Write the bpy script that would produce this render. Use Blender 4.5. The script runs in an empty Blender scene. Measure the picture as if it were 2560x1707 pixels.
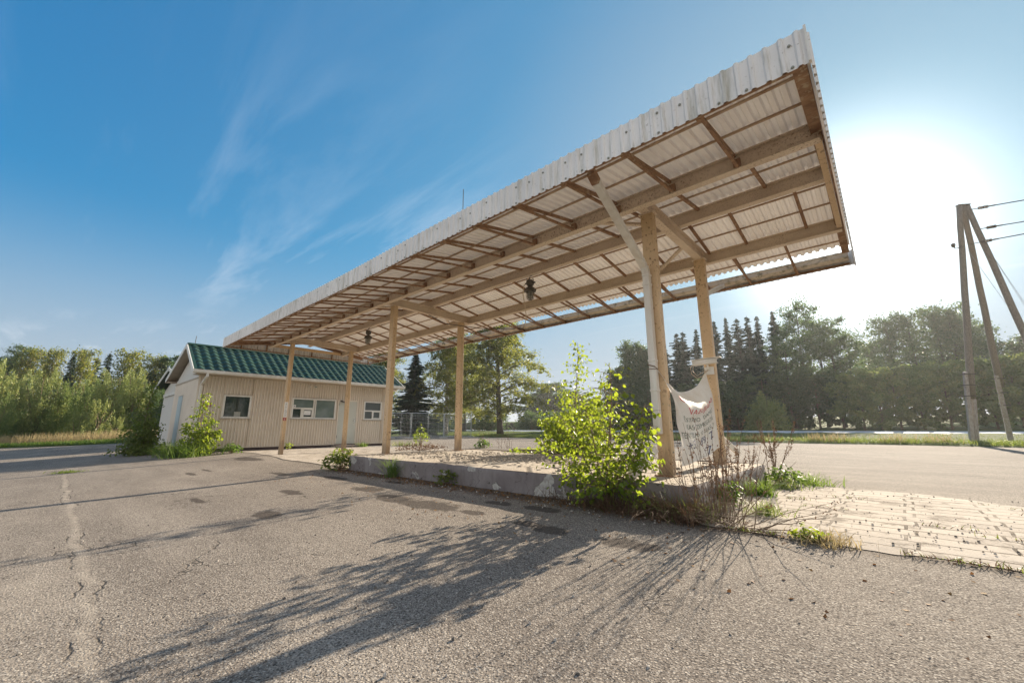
import bpy, bmesh, math, random
import numpy as np
from mathutils import Vector, Matrix
PI = math.pi
sc = bpy.context.scene
COL = sc.collection
RND = random.Random(7)

# ------------------------------------------------------------------ camera numbers (photo pixels 2560 x 1707)
FPX, PITCH, ROLL, YAW = 1015.45, .2097, -.002, -.7374
CAM = np.array([0, 0, .79])
FWD = np.array([math.sin(YAW)*math.cos(PITCH), math.cos(YAW)*math.cos(PITCH), math.sin(PITCH)])
_r = np.array([math.cos(YAW), -math.sin(YAW), 0]); _u = np.cross(_r, FWD)
RIGHT = math.cos(ROLL)*_r + math.sin(ROLL)*_u
UP = -math.sin(ROLL)*_r + math.cos(ROLL)*_u
def at(px, py, d):
    """point seen at photo pixel (px,py) at forward distance d (metres)"""
    return CAM + d*(FWD + RIGHT*(px-1280)/FPX - UP*(py-853.5)/FPX)
def sm(t): t = min(1, max(0, t)); return t*t*(3-2*t)
def gz(x, y):
    """height of the ground"""
    a = min(max(0, 4.2-y), 11)
    g = -.035*a*(1+.7*min(1, max(0, (-x-8)/9)))
    if y > 26: g += .28*sm((y-26)/14)
    if y > 56: g += .45*sm((y-56)/16) + 2.6*sm((y-68)/60)
    return g

# ------------------------------------------------------------------ tagging
def tag(o, label, cat, group=None, kind=None):
    if label: o['label'] = label
    if cat: o['category'] = cat
    if group: o['group'] = group
    if kind: o['kind'] = kind
    return o
def thing(name, label, cat, loc=(0, 0, 0), rotz=0, group=None):
    o = bpy.data.objects.new(name, None); COL.objects.link(o)
    o.location = loc; o.rotation_euler = (0, 0, rotz); o.empty_display_size = .1
    return tag(o, label, cat, group)
def copy_tree(o, parent=None):
    c = o.copy(); COL.objects.link(c)
    if parent: c.parent = parent
    for ch in list(o.children): copy_tree(ch, c)
    return c

# ------------------------------------------------------------------ mesh building
class MB:
    def __init__(s): s.v = []; s.f = []; s.m = []
    def add(s, vs, fs, mi=0):
        b = len(s.v); s.v += [tuple(map(float, p)) for p in vs]
        s.f += [tuple(b+i for i in f) for f in fs]; s.m += [mi]*len(fs)
    def box(s, x0, x1, y0, y1, z0, z1, mi=0):
        s.add([(x0,y0,z0),(x1,y0,z0),(x1,y1,z0),(x0,y1,z0),(x0,y0,z1),(x1,y0,z1),(x1,y1,z1),(x0,y1,z1)],
              [(0,3,2,1),(4,5,6,7),(0,1,5,4),(1,2,6,5),(2,3,7,6),(3,0,4,7)], mi)
    def bar(s, p0, p1, w, h, up=(0,0,1), mi=0, w1=None, h1=None):
        p0 = Vector(p0); p1 = Vector(p1); d = (p1-p0).normalized(); u = Vector(up)
        sx = d.cross(u)
        if sx.length < 1e-4: sx = d.cross(Vector((1,0,0)))
        sx.normalize(); u = sx.cross(d).normalized()
        w1 = w if w1 is None else w1; h1 = h if h1 is None else h1
        vs = []
        for p, a, b in ((p0, w, h), (p1, w1, h1)):
            for i, j in ((-1,-1),(1,-1),(1,1),(-1,1)): vs.append(p+sx*(i*a/2)+u*(j*b/2))
        s.add(vs, [(3,2,1,0),(4,5,6,7),(0,1,5,4),(1,2,6,5),(2,3,7,6),(3,0,4,7)], mi)
    def tube(s, pts, r, n=8, mi=0, cap=True):
        pts = [Vector(p) for p in pts]; k = len(pts)
        rr = list(r) if isinstance(r, (list, tuple)) else [r]*k
        ref = Vector((0,0,1)) if abs((pts[-1]-pts[0]).normalized().z) < .9 else Vector((1,0,0))
        vs = []; fs = []
        for i, p in enumerate(pts):
            d = (pts[min(i+1,k-1)]-pts[max(i-1,0)])
            d = d.normalized() if d.length > 1e-9 else Vector((0,0,1))
            a = d.cross(ref)
            if a.length < 1e-4: a = d.cross(Vector((0,1,0)))
            a.normalize(); b = d.cross(a)
            for j in range(n):
                t = 2*PI*j/n; vs.append(p+(a*math.cos(t)+b*math.sin(t))*rr[i])
        for i in range(k-1):
            for j in range(n):
                j2 = (j+1) % n; fs.append((i*n+j, i*n+j2, (i+1)*n+j2, (i+1)*n+j))
        if cap: fs += [tuple(range(n-1,-1,-1)), tuple(range((k-1)*n, k*n))]
        s.add(vs, fs, mi)
    def lathe(s, prof, c=(0,0,0), n=20, mi=0):
        vs = []; fs = []; k = len(prof)
        for r, z in prof:
            for j in range(n):
                t = 2*PI*j/n; vs.append((c[0]+r*math.cos(t), c[1]+r*math.sin(t), c[2]+z))
        for i in range(k-1):
            for j in range(n):
                j2 = (j+1) % n; fs.append((i*n+j, i*n+j2, (i+1)*n+j2, (i+1)*n+j))
        s.add(vs, fs, mi)
    def grid(s, P, mi=0, flip=False):
        R = len(P); C = len(P[0]); vs = [p for row in P for p in row]; fs = []
        for i in range(R-1):
            for j in range(C-1):
                q = (i*C+j, i*C+j+1, (i+1)*C+j+1, (i+1)*C+j)
                fs.append(q[::-1] if flip else q)
        s.add(vs, fs, mi)
    def build(s, name, mats, parent=None, smooth=False, bevel=0):
        me = bpy.data.meshes.new(name); me.from_pydata(s.v, [], s.f)
        for m in (mats if isinstance(mats, (list, tuple)) else [mats]): me.materials.append(m)
        if any(s.m): me.polygons.foreach_set('material_index', s.m)
        if smooth: me.polygons.foreach_set('use_smooth', [True]*len(s.f))
        me.update()
        return link(name, me, parent, bevel)
def link(name, me, parent=None, bevel=0):
    o = bpy.data.objects.new(name, me); COL.objects.link(o)
    if parent: o.parent = parent
    if bevel:
        b = o.modifiers.new('bevel', 'BEVEL'); b.width = bevel; b.segments = 2; b.limit_method = 'ANGLE'; b.angle_limit = .6
    return o
def mesh_np(name, V, k, mats, mi=None):
    """mesh of equal k-gons; V is (n*k,3)"""
    n = len(V)//k
    me = bpy.data.meshes.new(name)
    me.vertices.add(n*k); me.vertices.foreach_set('co', np.ascontiguousarray(V, dtype=np.float32).ravel())
    me.loops.add(n*k); me.loops.foreach_set('vertex_index', np.arange(n*k, dtype=np.int32))
    me.polygons.add(n); me.polygons.foreach_set('loop_start', np.arange(0, n*k, k, dtype=np.int32))
    for m in (mats if isinstance(mats, (list, tuple)) else [mats]): me.materials.append(m)
    if mi is not None: me.polygons.foreach_set('material_index', np.asarray(mi, dtype=np.int32))
    me.update(calc_edges=True); me.validate()
    return me

# ------------------------------------------------------------------ materials
class NG:
    def __init__(s, nt): s.nt = nt
    def n(s, t, **kw):
        nd = s.nt.nodes.new(t)
        for k, v in kw.items(): setattr(nd, k, v)
        return nd
    def set(s, sock, v):
        if hasattr(v, 'is_output'): s.nt.links.new(v, sock)
        else:
            if isinstance(v, (tuple, list)) and len(v) == 3 and sock.type == 'RGBA': v = (*v, 1)
            sock.default_value = v
    def pos(s): return s.n('ShaderNodeNewGeometry').outputs['Position']
    def objc(s): return s.n('ShaderNodeTexCoord').outputs['Object']
    def mapping(s, v, scale=(1,1,1), rot=(0,0,0), loc=(0,0,0)):
        m = s.n('ShaderNodeMapping'); s.set(m.inputs['Vector'], v)
        m.inputs['Scale'].default_value = scale; m.inputs['Rotation'].default_value = rot; m.inputs['Location'].default_value = loc
        return m.outputs[0]
    def noise(s, v, scale, detail=4, rough=.55, dist=0, out='Fac'):
        t = s.n('ShaderNodeTexNoise'); s.set(t.inputs['Vector'], v)
        t.inputs['Scale'].default_value = scale; t.inputs['Detail'].default_value = detail
        t.inputs['Roughness'].default_value = rough; t.inputs['Distortion'].default_value = dist
        return t.outputs[out]
    def voro(s, v, scale, feature='F1', out='Distance', rnd=1):
        t = s.n('ShaderNodeTexVoronoi', feature=feature); s.set(t.inputs['Vector'], v)
        t.inputs['Scale'].default_value = scale; t.inputs['Randomness'].default_value = rnd
        return t.outputs[out]
    def mr(s, v, a, b, c=0, d=1, smooth=False):
        m = s.n('ShaderNodeMapRange'); m.interpolation_type = 'SMOOTHSTEP' if smooth else 'LINEAR'
        s.set(m.inputs[0], v)
        for i, x in zip((1,2,3,4), (a,b,c,d)): s.set(m.inputs[i], x)
        return m.outputs[0]
    def math(s, op, a, b=0, c=0):
        m = s.n('ShaderNodeMath', operation=op); s.set(m.inputs[0], a); s.set(m.inputs[1], b); s.set(m.inputs[2], c)
        return m.outputs[0]
    def vmath(s, op, a, b=(0,0,0), out=0):
        m = s.n('ShaderNodeVectorMath', operation=op); s.set(m.inputs[0], a); s.set(m.inputs[1], b)
        return m.outputs[out]
    def mix(s, f, a, b, mode='MIX'):
        m = s.n('ShaderNodeMix', data_type='RGBA', blend_type=mode)
        s.set(m.inputs[0], f); s.set(m.inputs[6], a); s.set(m.inputs[7], b)
        return m.outputs[2]
    def sep(s, v): return s.n('ShaderNodeSeparateXYZ'), v
    def xyz(s, v):
        m = s.n('ShaderNodeSeparateXYZ'); s.set(m.inputs[0], v); return m.outputs
    def bump(s, h, strength=.5, dist=.01, normal=None):
        b = s.n('ShaderNodeBump'); s.set(b.inputs['Height'], h)
        b.inputs['Strength'].default_value = strength; b.inputs['Distance'].default_value = dist
        if normal is not None: s.set(b.inputs['Normal'], normal)
        return b.outputs[0]
def new_mat(name):
    m = bpy.data.materials.new(name); m.use_nodes = True; nt = m.node_tree
    g = NG(nt); b = nt.nodes['Principled BSDF']; out = nt.nodes['Material Output']
    return m, g, b, out
def pmat(name, col, rough=.6, col2=None, nscale=3, lo=.35, hi=.65, metal=0, spec=.5, bump=0, bscale=40, bdist=.004, stretch=(1,1,1),
         rust=None, rscale=14, rlo=.58, rhi=.66, col3=None, n3=.6, fine=None, splash=False):
    m, g, b, out = new_mat(name)
    p = g.pos(); v = g.mapping(p, stretch)
    c = col
    if col2: c = g.mix(g.mr(g.noise(v, nscale, 6, .6), lo, hi), col, col2)
    if col3: c = g.mix(g.mr(g.noise(p, n3, 3), .45, .7), c, col3)
    if fine: c = g.mix(g.mr(g.noise(p, 160, 2, .7), .35, .75, 0, fine[1]), c, fine[0])
    if rust:
        msk = g.math('MULTIPLY', g.mr(g.noise(v, rscale, 8, .7), rlo, rhi), g.mr(g.noise(p, 1.3, 3), .3, .62))
        c = g.mix(msk, c, rust)
    g.set(b.inputs['Base Color'], c); b.inputs['Roughness'].default_value = rough; b.inputs['Metallic'].default_value = metal
    b.inputs['Specular IOR Level'].default_value = spec
    if splash:
        z = g.xyz(p)[2]
        k = g.math('MULTIPLY', g.mr(g.math('ADD', z, g.math('MULTIPLY_ADD', g.noise(g.mapping(p, (14,14,2.5)), 1.5, 6, .7), 1.1, -.55)), .25, .75, 1, 0, True), .75)
        c = g.mix(k, c, (.20,.135,.085))
        c = g.mix(g.mr(g.noise(g.mapping(p, (22,22,2.2)), 1.1, 6, .7), .58, .74, 0, .3), c, (.40,.28,.17))
        g.set(b.inputs['Base Color'], c)
    if bump: g.set(b.inputs['Normal'], g.bump(g.noise(v, bscale, 5), bump, bdist))
    return m
def leaf_mat(name, c1, c2, c3=None, trans=.45, tcol=(.35,.5,.05), rough=.5, yel=.62):
    """leaf: diffuse and gloss plus light coming through"""
    m, g, b, out = new_mat(name)
    rnd = g.n('ShaderNodeNewGeometry').outputs['Random Per Island']
    c = g.mix(g.mr(rnd, 0, .8), c1, c2)
    p = g.pos(); c = g.mix(g.mr(g.noise(p, .9, 3), .4, .65, 0, .6), c, c2)
    if c3: c = g.mix(g.mr(rnd, yel, 1, 0, 1), c, c3)
    g.set(b.inputs['Base Color'], c); b.inputs['Roughness'].default_value = rough; b.inputs['Specular IOR Level'].default_value = .35
    t = g.n('ShaderNodeBsdfTranslucent'); g.set(t.inputs[0], g.mix(.5, c, tcol) if tcol else c)
    mx = g.n('ShaderNodeMixShader'); mx.inputs[0].default_value = trans
    m.node_tree.links.new(b.outputs[0], mx.inputs[1]); m.node_tree.links.new(t.outputs[0], mx.inputs[2])
    m.node_tree.links.new(mx.outputs[0], out.inputs['Surface'])
    return m

M = {}
M['paint'] = pmat('ochre_painted_steel', (.66,.475,.285), .5, (.58,.41,.24), 2, rust=(.16,.07,.03), rscale=22, rlo=.56, rhi=.64, bump=.15, bscale=30, splash=True)
M['beam'] = pmat('rusting_beige_beam', (.68,.56,.43), .65, (.60,.48,.36), 3, rust=(.20,.10,.05), rscale=46, rlo=.52, rhi=.66, bump=.2, bscale=60)
M['rust'] = pmat('brown_rust', (.19,.10,.055), .8, (.34,.20,.11), 8, rust=(.42,.32,.21), rscale=12, rlo=.55, rhi=.6, bump=.3, bscale=50)
M['lath'] = pmat('rusty_lath', (.34,.22,.13), .8, (.48,.36,.25), 6)
def sheet_mat(name, c1, c2, streak):
    m, g, b, out = new_mat(name); p = g.pos()
    v = g.mapping(p, (9, 9, 1.1))
    c = g.mix(g.mr(g.noise(p, 1.1, 4), .35, .65), c1, c2)
    c = g.mix(g.mr(g.noise(v, 1.6, 6, .65), .50, .72, 0, .8), c, streak)
    c = g.mix(g.mr(g.noise(p, 38, 4, .7), .63, .7, 0, .6), c, (.2,.16,.1))
    g.set(b.inputs['Base Color'], c); b.inputs['Roughness'].default_value = .5
    b.inputs['Specular IOR Level'].default_value = .4
    g.set(b.inputs['Normal'], g.bump(g.noise(p, 5, 3), .15, .01))
    return m
M['fascia'] = sheet_mat('dirty_white_fascia_sheet', (.80,.78,.76), (.70,.68,.66), (.34,.33,.26))
def roof_sheet_mat():
    m, g, b, out = new_mat('white_roof_sheet'); p = g.pos()
    c = g.mix(g.mr(g.noise(p, 1.6, 6), .35, .65), (.80,.745,.68), (.72,.66,.59))
    c = g.mix(g.mr(g.noise(g.mapping(p, (9,1,9)), 2, 5), .55, .75, 0, .35), c, (.6,.5,.38))
    g.set(b.inputs['Base Color'], c); b.inputs['Roughness'].default_value = .5
    t = g.n('ShaderNodeBsdfTranslucent'); g.set(t.inputs[0], c)
    mx = g.n('ShaderNodeMixShader'); mx.inputs[0].default_value = .10  # translucency added to brighten the underside of the sheet
    m.node_tree.links.new(b.outputs[0], mx.inputs[1]); m.node_tree.links.new(t.outputs[0], mx.inputs[2])
    m.node_tree.links.new(mx.outputs[0], out.inputs['Surface'])
    return m
M['sheet'] = roof_sheet_mat()
M['white'] = pmat('weathered_white_paint', (.74,.72,.68), .45, (.62,.59,.53), 4, bump=.05)
M['pipe'] = pmat('white_plastic_pipe', (.72,.69,.63), .4, (.60,.55,.48), 2, stretch=(4,4,.7))
M['bolt'] = pmat('grey_bolt', (.28,.29,.25), .5, metal=.4)
M['dark'] = pmat('dark_cast_metal', (.075,.068,.058), .55, (.12,.10,.08), 12)
M['wire'] = pmat('black_cable', (.03,.03,.03), .5)
M['cable'] = pmat('beige_cable', (.5,.4,.27), .6)
M['galv'] = pmat('galvanised_steel', (.42,.45,.47), .42, (.32,.35,.37), 7, metal=.55)
M['conc'] = pmat('pale_concrete', (.42,.40,.37), .9, (.32,.30,.27), 5, bump=.4, bscale=30)
M['wood_pole'] = pmat('grey_wood_pole', (.33,.285,.235), .9, (.19,.16,.13), 6, stretch=(9,9,.5), bump=.6, bscale=20, bdist=.02)
M['timber'] = pmat('weathered_timber', (.25,.2,.14), .9, (.14,.11,.08), 6, stretch=(1,12,12), bump=.4, bscale=20)
M['bark'] = pmat('dark_bark', (.10,.085,.065), .95, (.05,.042,.035), 7, stretch=(3,3,1), bump=.8, bscale=14, bdist=.03)
M['birch_bark'] = pmat('birch_bark', (.40,.37,.33), .85, (.07,.06,.05), 3, lo=.48, hi=.62, stretch=(1,1,3), bump=.4, bscale=10, bdist=.02)
M['twig'] = pmat('brown_twig', (.12,.075,.045), .8, (.22,.155,.10), 9)
M['red'] = pmat('red_sign_paint', (.36,.03,.035), .45)
M['signwhite'] = pmat('white_sign_film', (.78,.77,.75), .45)
M['ink'] = pmat('dark_print', (.05,.06,.07), .6)
M['plinth'] = pmat('dark_red_plinth', (.055,.035,.04), .75, (.10,.065,.065), 3, bump=.3)
M['fence'] = pmat('dark_brown_boards', (.06,.045,.035), .9, (.10,.08,.06), 4, stretch=(6,6,1))
M['wall'] = pmat('cream_corrugated_wall', (.70,.625,.53), .48, (.63,.555,.465), 1.3, col3=(.67,.60,.51))
M['gable'] = pmat('pale_gable_boards', (.66,.63,.58), .6, (.56,.53,.48), 2, stretch=(14,14,1))
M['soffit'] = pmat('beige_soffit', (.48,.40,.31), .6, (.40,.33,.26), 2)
M['greendoor'] = pmat('pale_grey_door', (.55,.56,.50), .5, (.48,.48,.42), 1.5, col3=(.52,.5,.43))
M['bluedoor'] = pmat('pale_blue_door', (.46,.55,.57), .5, (.40,.48,.50), 2)
M['roof'] = pmat('green_metal_tile', (.024,.056,.040), .5, (.022,.042,.032), 1.2, spec=.25, fine=((.03,.08,.06), .3))
M['chrome'] = pmat('steel_handle', (.6,.6,.58), .25, metal=1)
M['stub'] = pmat('concrete_pole_stub', (.44,.40,.36), .9, (.30,.26,.23), 5, stretch=(4,4,1), bump=.4)
M['porcelain'] = pmat('brown_insulator', (.13,.10,.07), .3)
def glass_mat(name, c, tint):
    m, g, b, out = new_mat(name); p = g.pos()
    g.set(b.inputs['Base Color'], g.mix(g.mr(g.noise(p, 1.7, 4), .4, .66), c, tint))
    b.inputs['Roughness'].default_value = .04; b.inputs['Specular IOR Level'].default_value = .5; b.inputs['IOR'].default_value = 1.5
    g.set(b.inputs['Normal'], g.bump(g.noise(p, 3, 2), .04, .02))
    return m
M['glass'] = glass_mat('dusty_window_glass', (.018,.03,.026), (.03,.045,.04))
M['glass_pale'] = glass_mat('curtained_window_glass', (.10,.14,.125), (.16,.20,.18))
M['bulb'] = glass_mat('lamp_glass', (.30,.29,.25), (.36,.34,.3))
# leaves
M['birch_leaf'] = leaf_mat('birch_leaf', (.10,.13,.03), (.15,.17,.04), (.30,.22,.045), .5, (.40,.44,.07))
M['spruce_needle'] = leaf_mat('spruce_needle', (.020,.044,.024), (.034,.062,.034), None, .14, (.08,.14,.05), .6)
M['willow_leaf'] = leaf_mat('willow_leaf', (.16,.205,.07), (.23,.27,.09), (.30,.28,.085), .34, (.46,.52,.12))
M['dark_leaf'] = leaf_mat('alder_leaf', (.045,.078,.038), (.068,.108,.048), (.12,.135,.05), .40, (.20,.32,.09))
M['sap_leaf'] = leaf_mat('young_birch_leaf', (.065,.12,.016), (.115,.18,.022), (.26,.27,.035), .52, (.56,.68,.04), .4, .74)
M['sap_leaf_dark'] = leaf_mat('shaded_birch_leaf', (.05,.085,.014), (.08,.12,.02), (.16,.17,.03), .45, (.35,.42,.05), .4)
M['hedge_leaf'] = leaf_mat('hedge_leaf', (.10,.15,.05), (.14,.195,.06), (.21,.22,.07), .42, (.38,.48,.11))
M['grass'] = leaf_mat('verge_grass', (.06,.11,.02), (.10,.15,.03), (.2,.19,.06), .4, (.4,.5,.08))
M['lush'] = leaf_mat('long_green_grass', (.05,.115,.018), (.085,.16,.03), (.2,.22,.06), .45, (.35,.5,.06))
M['straw'] = leaf_mat('dry_straw', (.33,.25,.12), (.42,.34,.18), (.24,.17,.09), .35, (.5,.4,.2), .8)
M['dryweed'] = leaf_mat('dry_brown_weed', (.11,.06,.034), (.16,.095,.055), (.07,.038,.024), .2, (.25,.14,.08), .8)
M['deadleaf'] = leaf_mat('dead_leaf', (.12,.055,.025), (.2,.1,.04), (.28,.17,.06), .2, (.3,.15,.05), .8)
M['broad'] = leaf_mat('broad_weed_leaf', (.045,.10,.02), (.075,.14,.028), (.14,.17,.04), .4, (.3,.45,.05))
def banner_mat():
    m, g, b, out = new_mat('white_banner_cloth'); p = g.pos()
    c = g.mix(g.mr(g.noise(p, 4, 6, .7), .45, .75, 0, .6), (.84,.83,.81), (.66,.60,.52))
    c = g.mix(g.mr(g.noise(g.mapping(p, (1,3,9), (0.6,0,0)), 5, 6, .7), .62, .74, 0, .45), c, (.35,.3,.25))
    g.set(b.inputs['Base Color'], c); b.inputs['Roughness'].default_value = .6
    t = g.n('ShaderNodeBsdfTranslucent'); g.set(t.inputs[0], c)
    mx = g.n('ShaderNodeMixShader'); mx.inputs[0].default_value = .55
    m.node_tree.links.new(b.outputs[0], mx.inputs[1]); m.node_tree.links.new(t.outputs[0], mx.inputs[2])
    m.node_tree.links.new(mx.outputs[0], out.inputs['Surface'])
    return m
M['banner'] = banner_mat()
M['let_red'] = pmat('red_lettering', (.50,.05,.06), .6); M['let_green'] = pmat('dark_green_lettering', (.05,.085,.06), .6); M['let_navy'] = pmat('navy_lettering', (.05,.06,.14), .6)

STAINS = [(-5.46,3.05,.33,.16),(-4.59,2.9,.38,.16),(-3.89,2.95,.42,.2),(-3.35,3.45,.2,.1),(-3.24,2.98,.17,.09),(-2.75,3.5,.23,.11),
          (-2.54,2.98,.15,.09),(-2.23,2.92,.19,.12),(-1.54,2.95,.24,.12),(-7.0,3.3,.5,.12),(-5.73,3.62,.25,.08),(-4.2,2.88,.3,.13),
          (-13.1,3.68,.9,.28),(-10.4,1.95,.4,.07),(-6.18,2.3,.35,.1),(-4.91,1.62,.25,.12),(-6.6,1.35,.3,.06),(-8.6,3.0,.5,.1),(-10.9,2.3,.4,.05)]
def asphalt():
    m, g, b, out = new_mat('worn_asphalt'); p = g.pos()
    X, Y, Z = g.xyz(p)
    flat = g.n('ShaderNodeCombineXYZ'); g.set(flat.inputs[0], X); g.set(flat.inputs[1], Y); P = flat.outputs[0]
    c = g.mix(g.mr(g.noise(P, .42, 7, .62), .34, .64), (.285,.245,.205), (.40,.35,.295))
    c = g.mix(g.mr(g.noise(g.mapping(P, (.5,2.2,1), (0,0,.25)), .8, 6, .6), .4, .68, 0, .8), c, (.20,.17,.145))
    big = g.voro(P, 84, 'F1', 'Color'); bx = g.xyz(big)[0]
    bd = g.voro(P, 84, 'F1', 'Distance')
    stone = g.mr(bd, .32, .5, 1, 0)
    sel = g.mr(bx, .5, .52)
    pale = g.mix(g.mr(bx, .52, 1), (.30,.26,.215), (.74,.68,.60))
    c = g.mix(g.math('MULTIPLY', g.math('MULTIPLY', stone, sel), .5), c, pale)
    c = g.mix(g.math('MULTIPLY', stone, g.mr(bx, .24, .22, 0, .85)), c, (.06,.052,.047))
    c = g.mix(g.mr(g.noise(P, 120, 3, .8), .40, .60, .75, 0), c, (.075,.064,.055))
    sm_ = g.xyz(g.voro(P, 140, 'F1', 'Color'))[1]
    c = g.mix(g.mr(sm_, .84, .88, 0, .5), c, (.55,.5,.43)); c = g.mix(g.mr(sm_, .16, .12, 0, .7), c, (.07,.06,.052))
    pv = g.voro(P, 34, 'F1', 'Color'); pd = g.voro(P, 34, 'F1', 'Distance')
    pit = g.math('MULTIPLY', g.mr(pd, .12, .26, 1, 0), g.math('MULTIPLY', g.mr(g.xyz(pv)[0], .26, .22), g.mr(g.noise(P, .8, 3), .35, .6)))
    c = g.mix(g.math('MULTIPLY', pit, .9), c, (.04,.036,.033))
    # sand lying in the long joint
    wob = g.math('MULTIPLY_ADD', g.noise(P, .9, 8, .62), .34, -.17)
    dy = g.math('ABSOLUTE', g.math('ADD', g.math('SUBTRACT', Y, .27), wob))
    sand = g.math('MULTIPLY', g.mr(dy, .004, .048, 1, 0, True), g.mr(g.noise(P, 3.2, 7, .65), .36, .62))
    fan = g.mr(g.vmath('LENGTH', g.mapping(g.vmath('SUBTRACT', P, (-3.6,-.25,0)), (.62,1.5,1)), out=1), .25, 1.1, .8, 0, True)
    sand = g.math('MAXIMUM', sand, g.math('MULTIPLY', fan, g.mr(g.noise(P, 1.8, 6), .36, .62)))
    lim = g.mr(X, -17, -12, 0, 1)
    sand = g.math('MULTIPLY', sand, lim)
    c = g.mix(g.math('MULTIPLY', sand, .55), c, (.47,.41,.335))
    crk = g.mr(g.math('ABSOLUTE', g.math('ADD', dy, -.045)), .001, .009, .85, 0)
    crk = g.math('MULTIPLY', g.math('MULTIPLY', crk, g.mr(g.noise(P, 1.7, 4), .52, .60)), lim)
    # hair cracks
    cd = g.voro(g.vmath('ADD', P, g.vmath('SCALE', g.noise(P, 2.2, 4, out='Color'), )), .42, 'DISTANCE_TO_EDGE')
    hair = g.math('MULTIPLY', g.mr(cd, .0012, .0042, .9, 0), g.mr(g.noise(P, .55, 2), .50, .56))
    c = g.mix(g.math('MAXIMUM', crk, g.math('MULTIPLY', hair, .8)), c, (.05,.045,.04))
    # oil and damp stains
    st = None
    wn = g.math('MULTIPLY_ADD', g.noise(P, 7, 7, .62), 1.8, -.9)
    for (x, y, rx, ry) in STAINS:
        d = g.vmath('LENGTH', g.mapping(g.vmath('SUBTRACT', P, (x, y, 0)), (1/rx, 1/ry, 1)), out=1)
        q = g.mr(g.math('ADD', d, wn), .75, 1.1, 1, 0, True)
        st = q if st is None else g.math('MAXIMUM', st, q)
    c = g.mix(g.math('MULTIPLY', st, g.mr(g.noise(P, 40, 3, .7), .3, .7, .62, .95)), c, (.06,.05,.044))
    # soil along the foot of the island
    soil = g.math('MULTIPLY', g.mr(g.math('ADD', Y, g.math('MULTIPLY_ADD', g.noise(P, 3, 5), .5, -.25)), 3.6, 3.85), g.math('MULTIPLY', g.mr(X, -8.5, -8.2), g.mr(Y, 4.2, 4.1)))
    soil = g.math('MULTIPLY', soil, g.mr(g.math('ADD', X, g.math('MULTIPLY', g.noise(P, 2, 4), 1.6)), 2.6, 1.2))
    c = g.mix(g.math('MULTIPLY', soil, .75), c, (.085,.062,.045))
    g.set(b.inputs['Base Color'], c); b.inputs['Specular IOR Level'].default_value = .06
    b.inputs['Roughness'].default_value = .95
    h = g.math('ADD', g.math('MULTIPLY', stone, g.mr(bx, 0, 1, .2, 1)), g.math('MULTIPLY', g.noise(P, 170, 3, .7), .5))
    h = g.math('SUBTRACT', h, g.math('MULTIPLY', g.math('MAXIMUM', crk, hair), 1.2)); h = g.math('SUBTRACT', h, g.math('MULTIPLY', pit, 1.6))
    h = g.math('ADD', h, g.math('MULTIPLY', g.noise(P, 6, 3), .5))
    g.set(b.inputs['Normal'], g.bump(h, .6, .0055))
    return m
M['asphalt'] = asphalt()
def soil_mat():
    m, g, b, out = new_mat('grassy_soil'); p = g.pos()
    c = g.mix(g.mr(g.noise(p, .5, 6, .6), .35, .65), (.05,.085,.02), (.09,.125,.035))
    c = g.mix(g.mr(g.noise(p, 7, 6, .7), .5, .7, 0, .7), c, (.13,.11,.055))
    g.set(b.inputs['Base Color'], c); b.inputs['Roughness'].default_value = .95; b.inputs['Specular IOR Level'].default_value = .1
    g.set(b.inputs['Normal'], g.bump(g.noise(p, 12, 5, .7), 1, .08))
    return m
M['soil'] = soil_mat()
def paving_mat():
    m, g, b, out = new_mat('sandy_paving_slabs'); p = g.pos()
    w = g.vmath('ADD', p, g.vmath('SCALE', g.noise(p, 1.5, 2, out='Color')))
    br = g.n('ShaderNodeTexBrick'); g.set(br.inputs['Vector'], g.vmath('ADD', g.mapping(p, (1,1,1), (0,0,0.015)), g.mapping(g.noise(p, 2.4, 3, out='Color'), (.05,.05,0))))
    br.inputs['Scale'].default_value = 1; br.inputs['Brick Width'].default_value = .52; br.inputs['Row Height'].default_value = .21
    br.inputs['Mortar Size'].default_value = .011; br.inputs['Mortar Smooth'].default_value = .2; br.offset = .12
    br.inputs['Color1'].default_value = (.50,.445,.38,1); br.inputs['Color2'].default_value = (.39,.345,.295,1); br.inputs['Mortar'].default_value = (.13,.105,.075,1)
    gap = br.outputs['Fac']
    fill = g.mr(g.noise(p, 2.6, 5, .6), .36, .52)
    c = g.mix(g.math('MULTIPLY', gap, fill), g.mix(.0, br.outputs['Color'], (.43,.37,.30)), (.075,.06,.045))
    c = g.mix(g.mr(g.noise(p, .9, 5, .6), .42, .68, 0, .75), c, (.46,.41,.35))
    c = g.mix(g.mr(g.noise(p, 2.6, 9, .8), .52, .60, 0, .85), c, (.15,.125,.10))
    c = g.mix(g.mr(g.noise(p, 90, 3, .8), .55, .75, 0, .5), c, (.2,.17,.13))
    g.set(b.inputs['Base Color'], c); b.inputs['Roughness'].default_value = .95; b.inputs['Specular IOR Level'].default_value = .06
    h = g.math('SUBTRACT', g.math('MULTIPLY', g.noise(p, 60, 4, .7), .35), g.math('MULTIPLY', g.math('MULTIPLY', gap, fill), 1.0))
    h = g.math('ADD', h, g.math('MULTIPLY', g.noise(p, 3.5, 4), .8))
    g.set(b.inputs['Normal'], g.bump(h, .8, .012))
    return m
M['paving'] = paving_mat()
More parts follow.
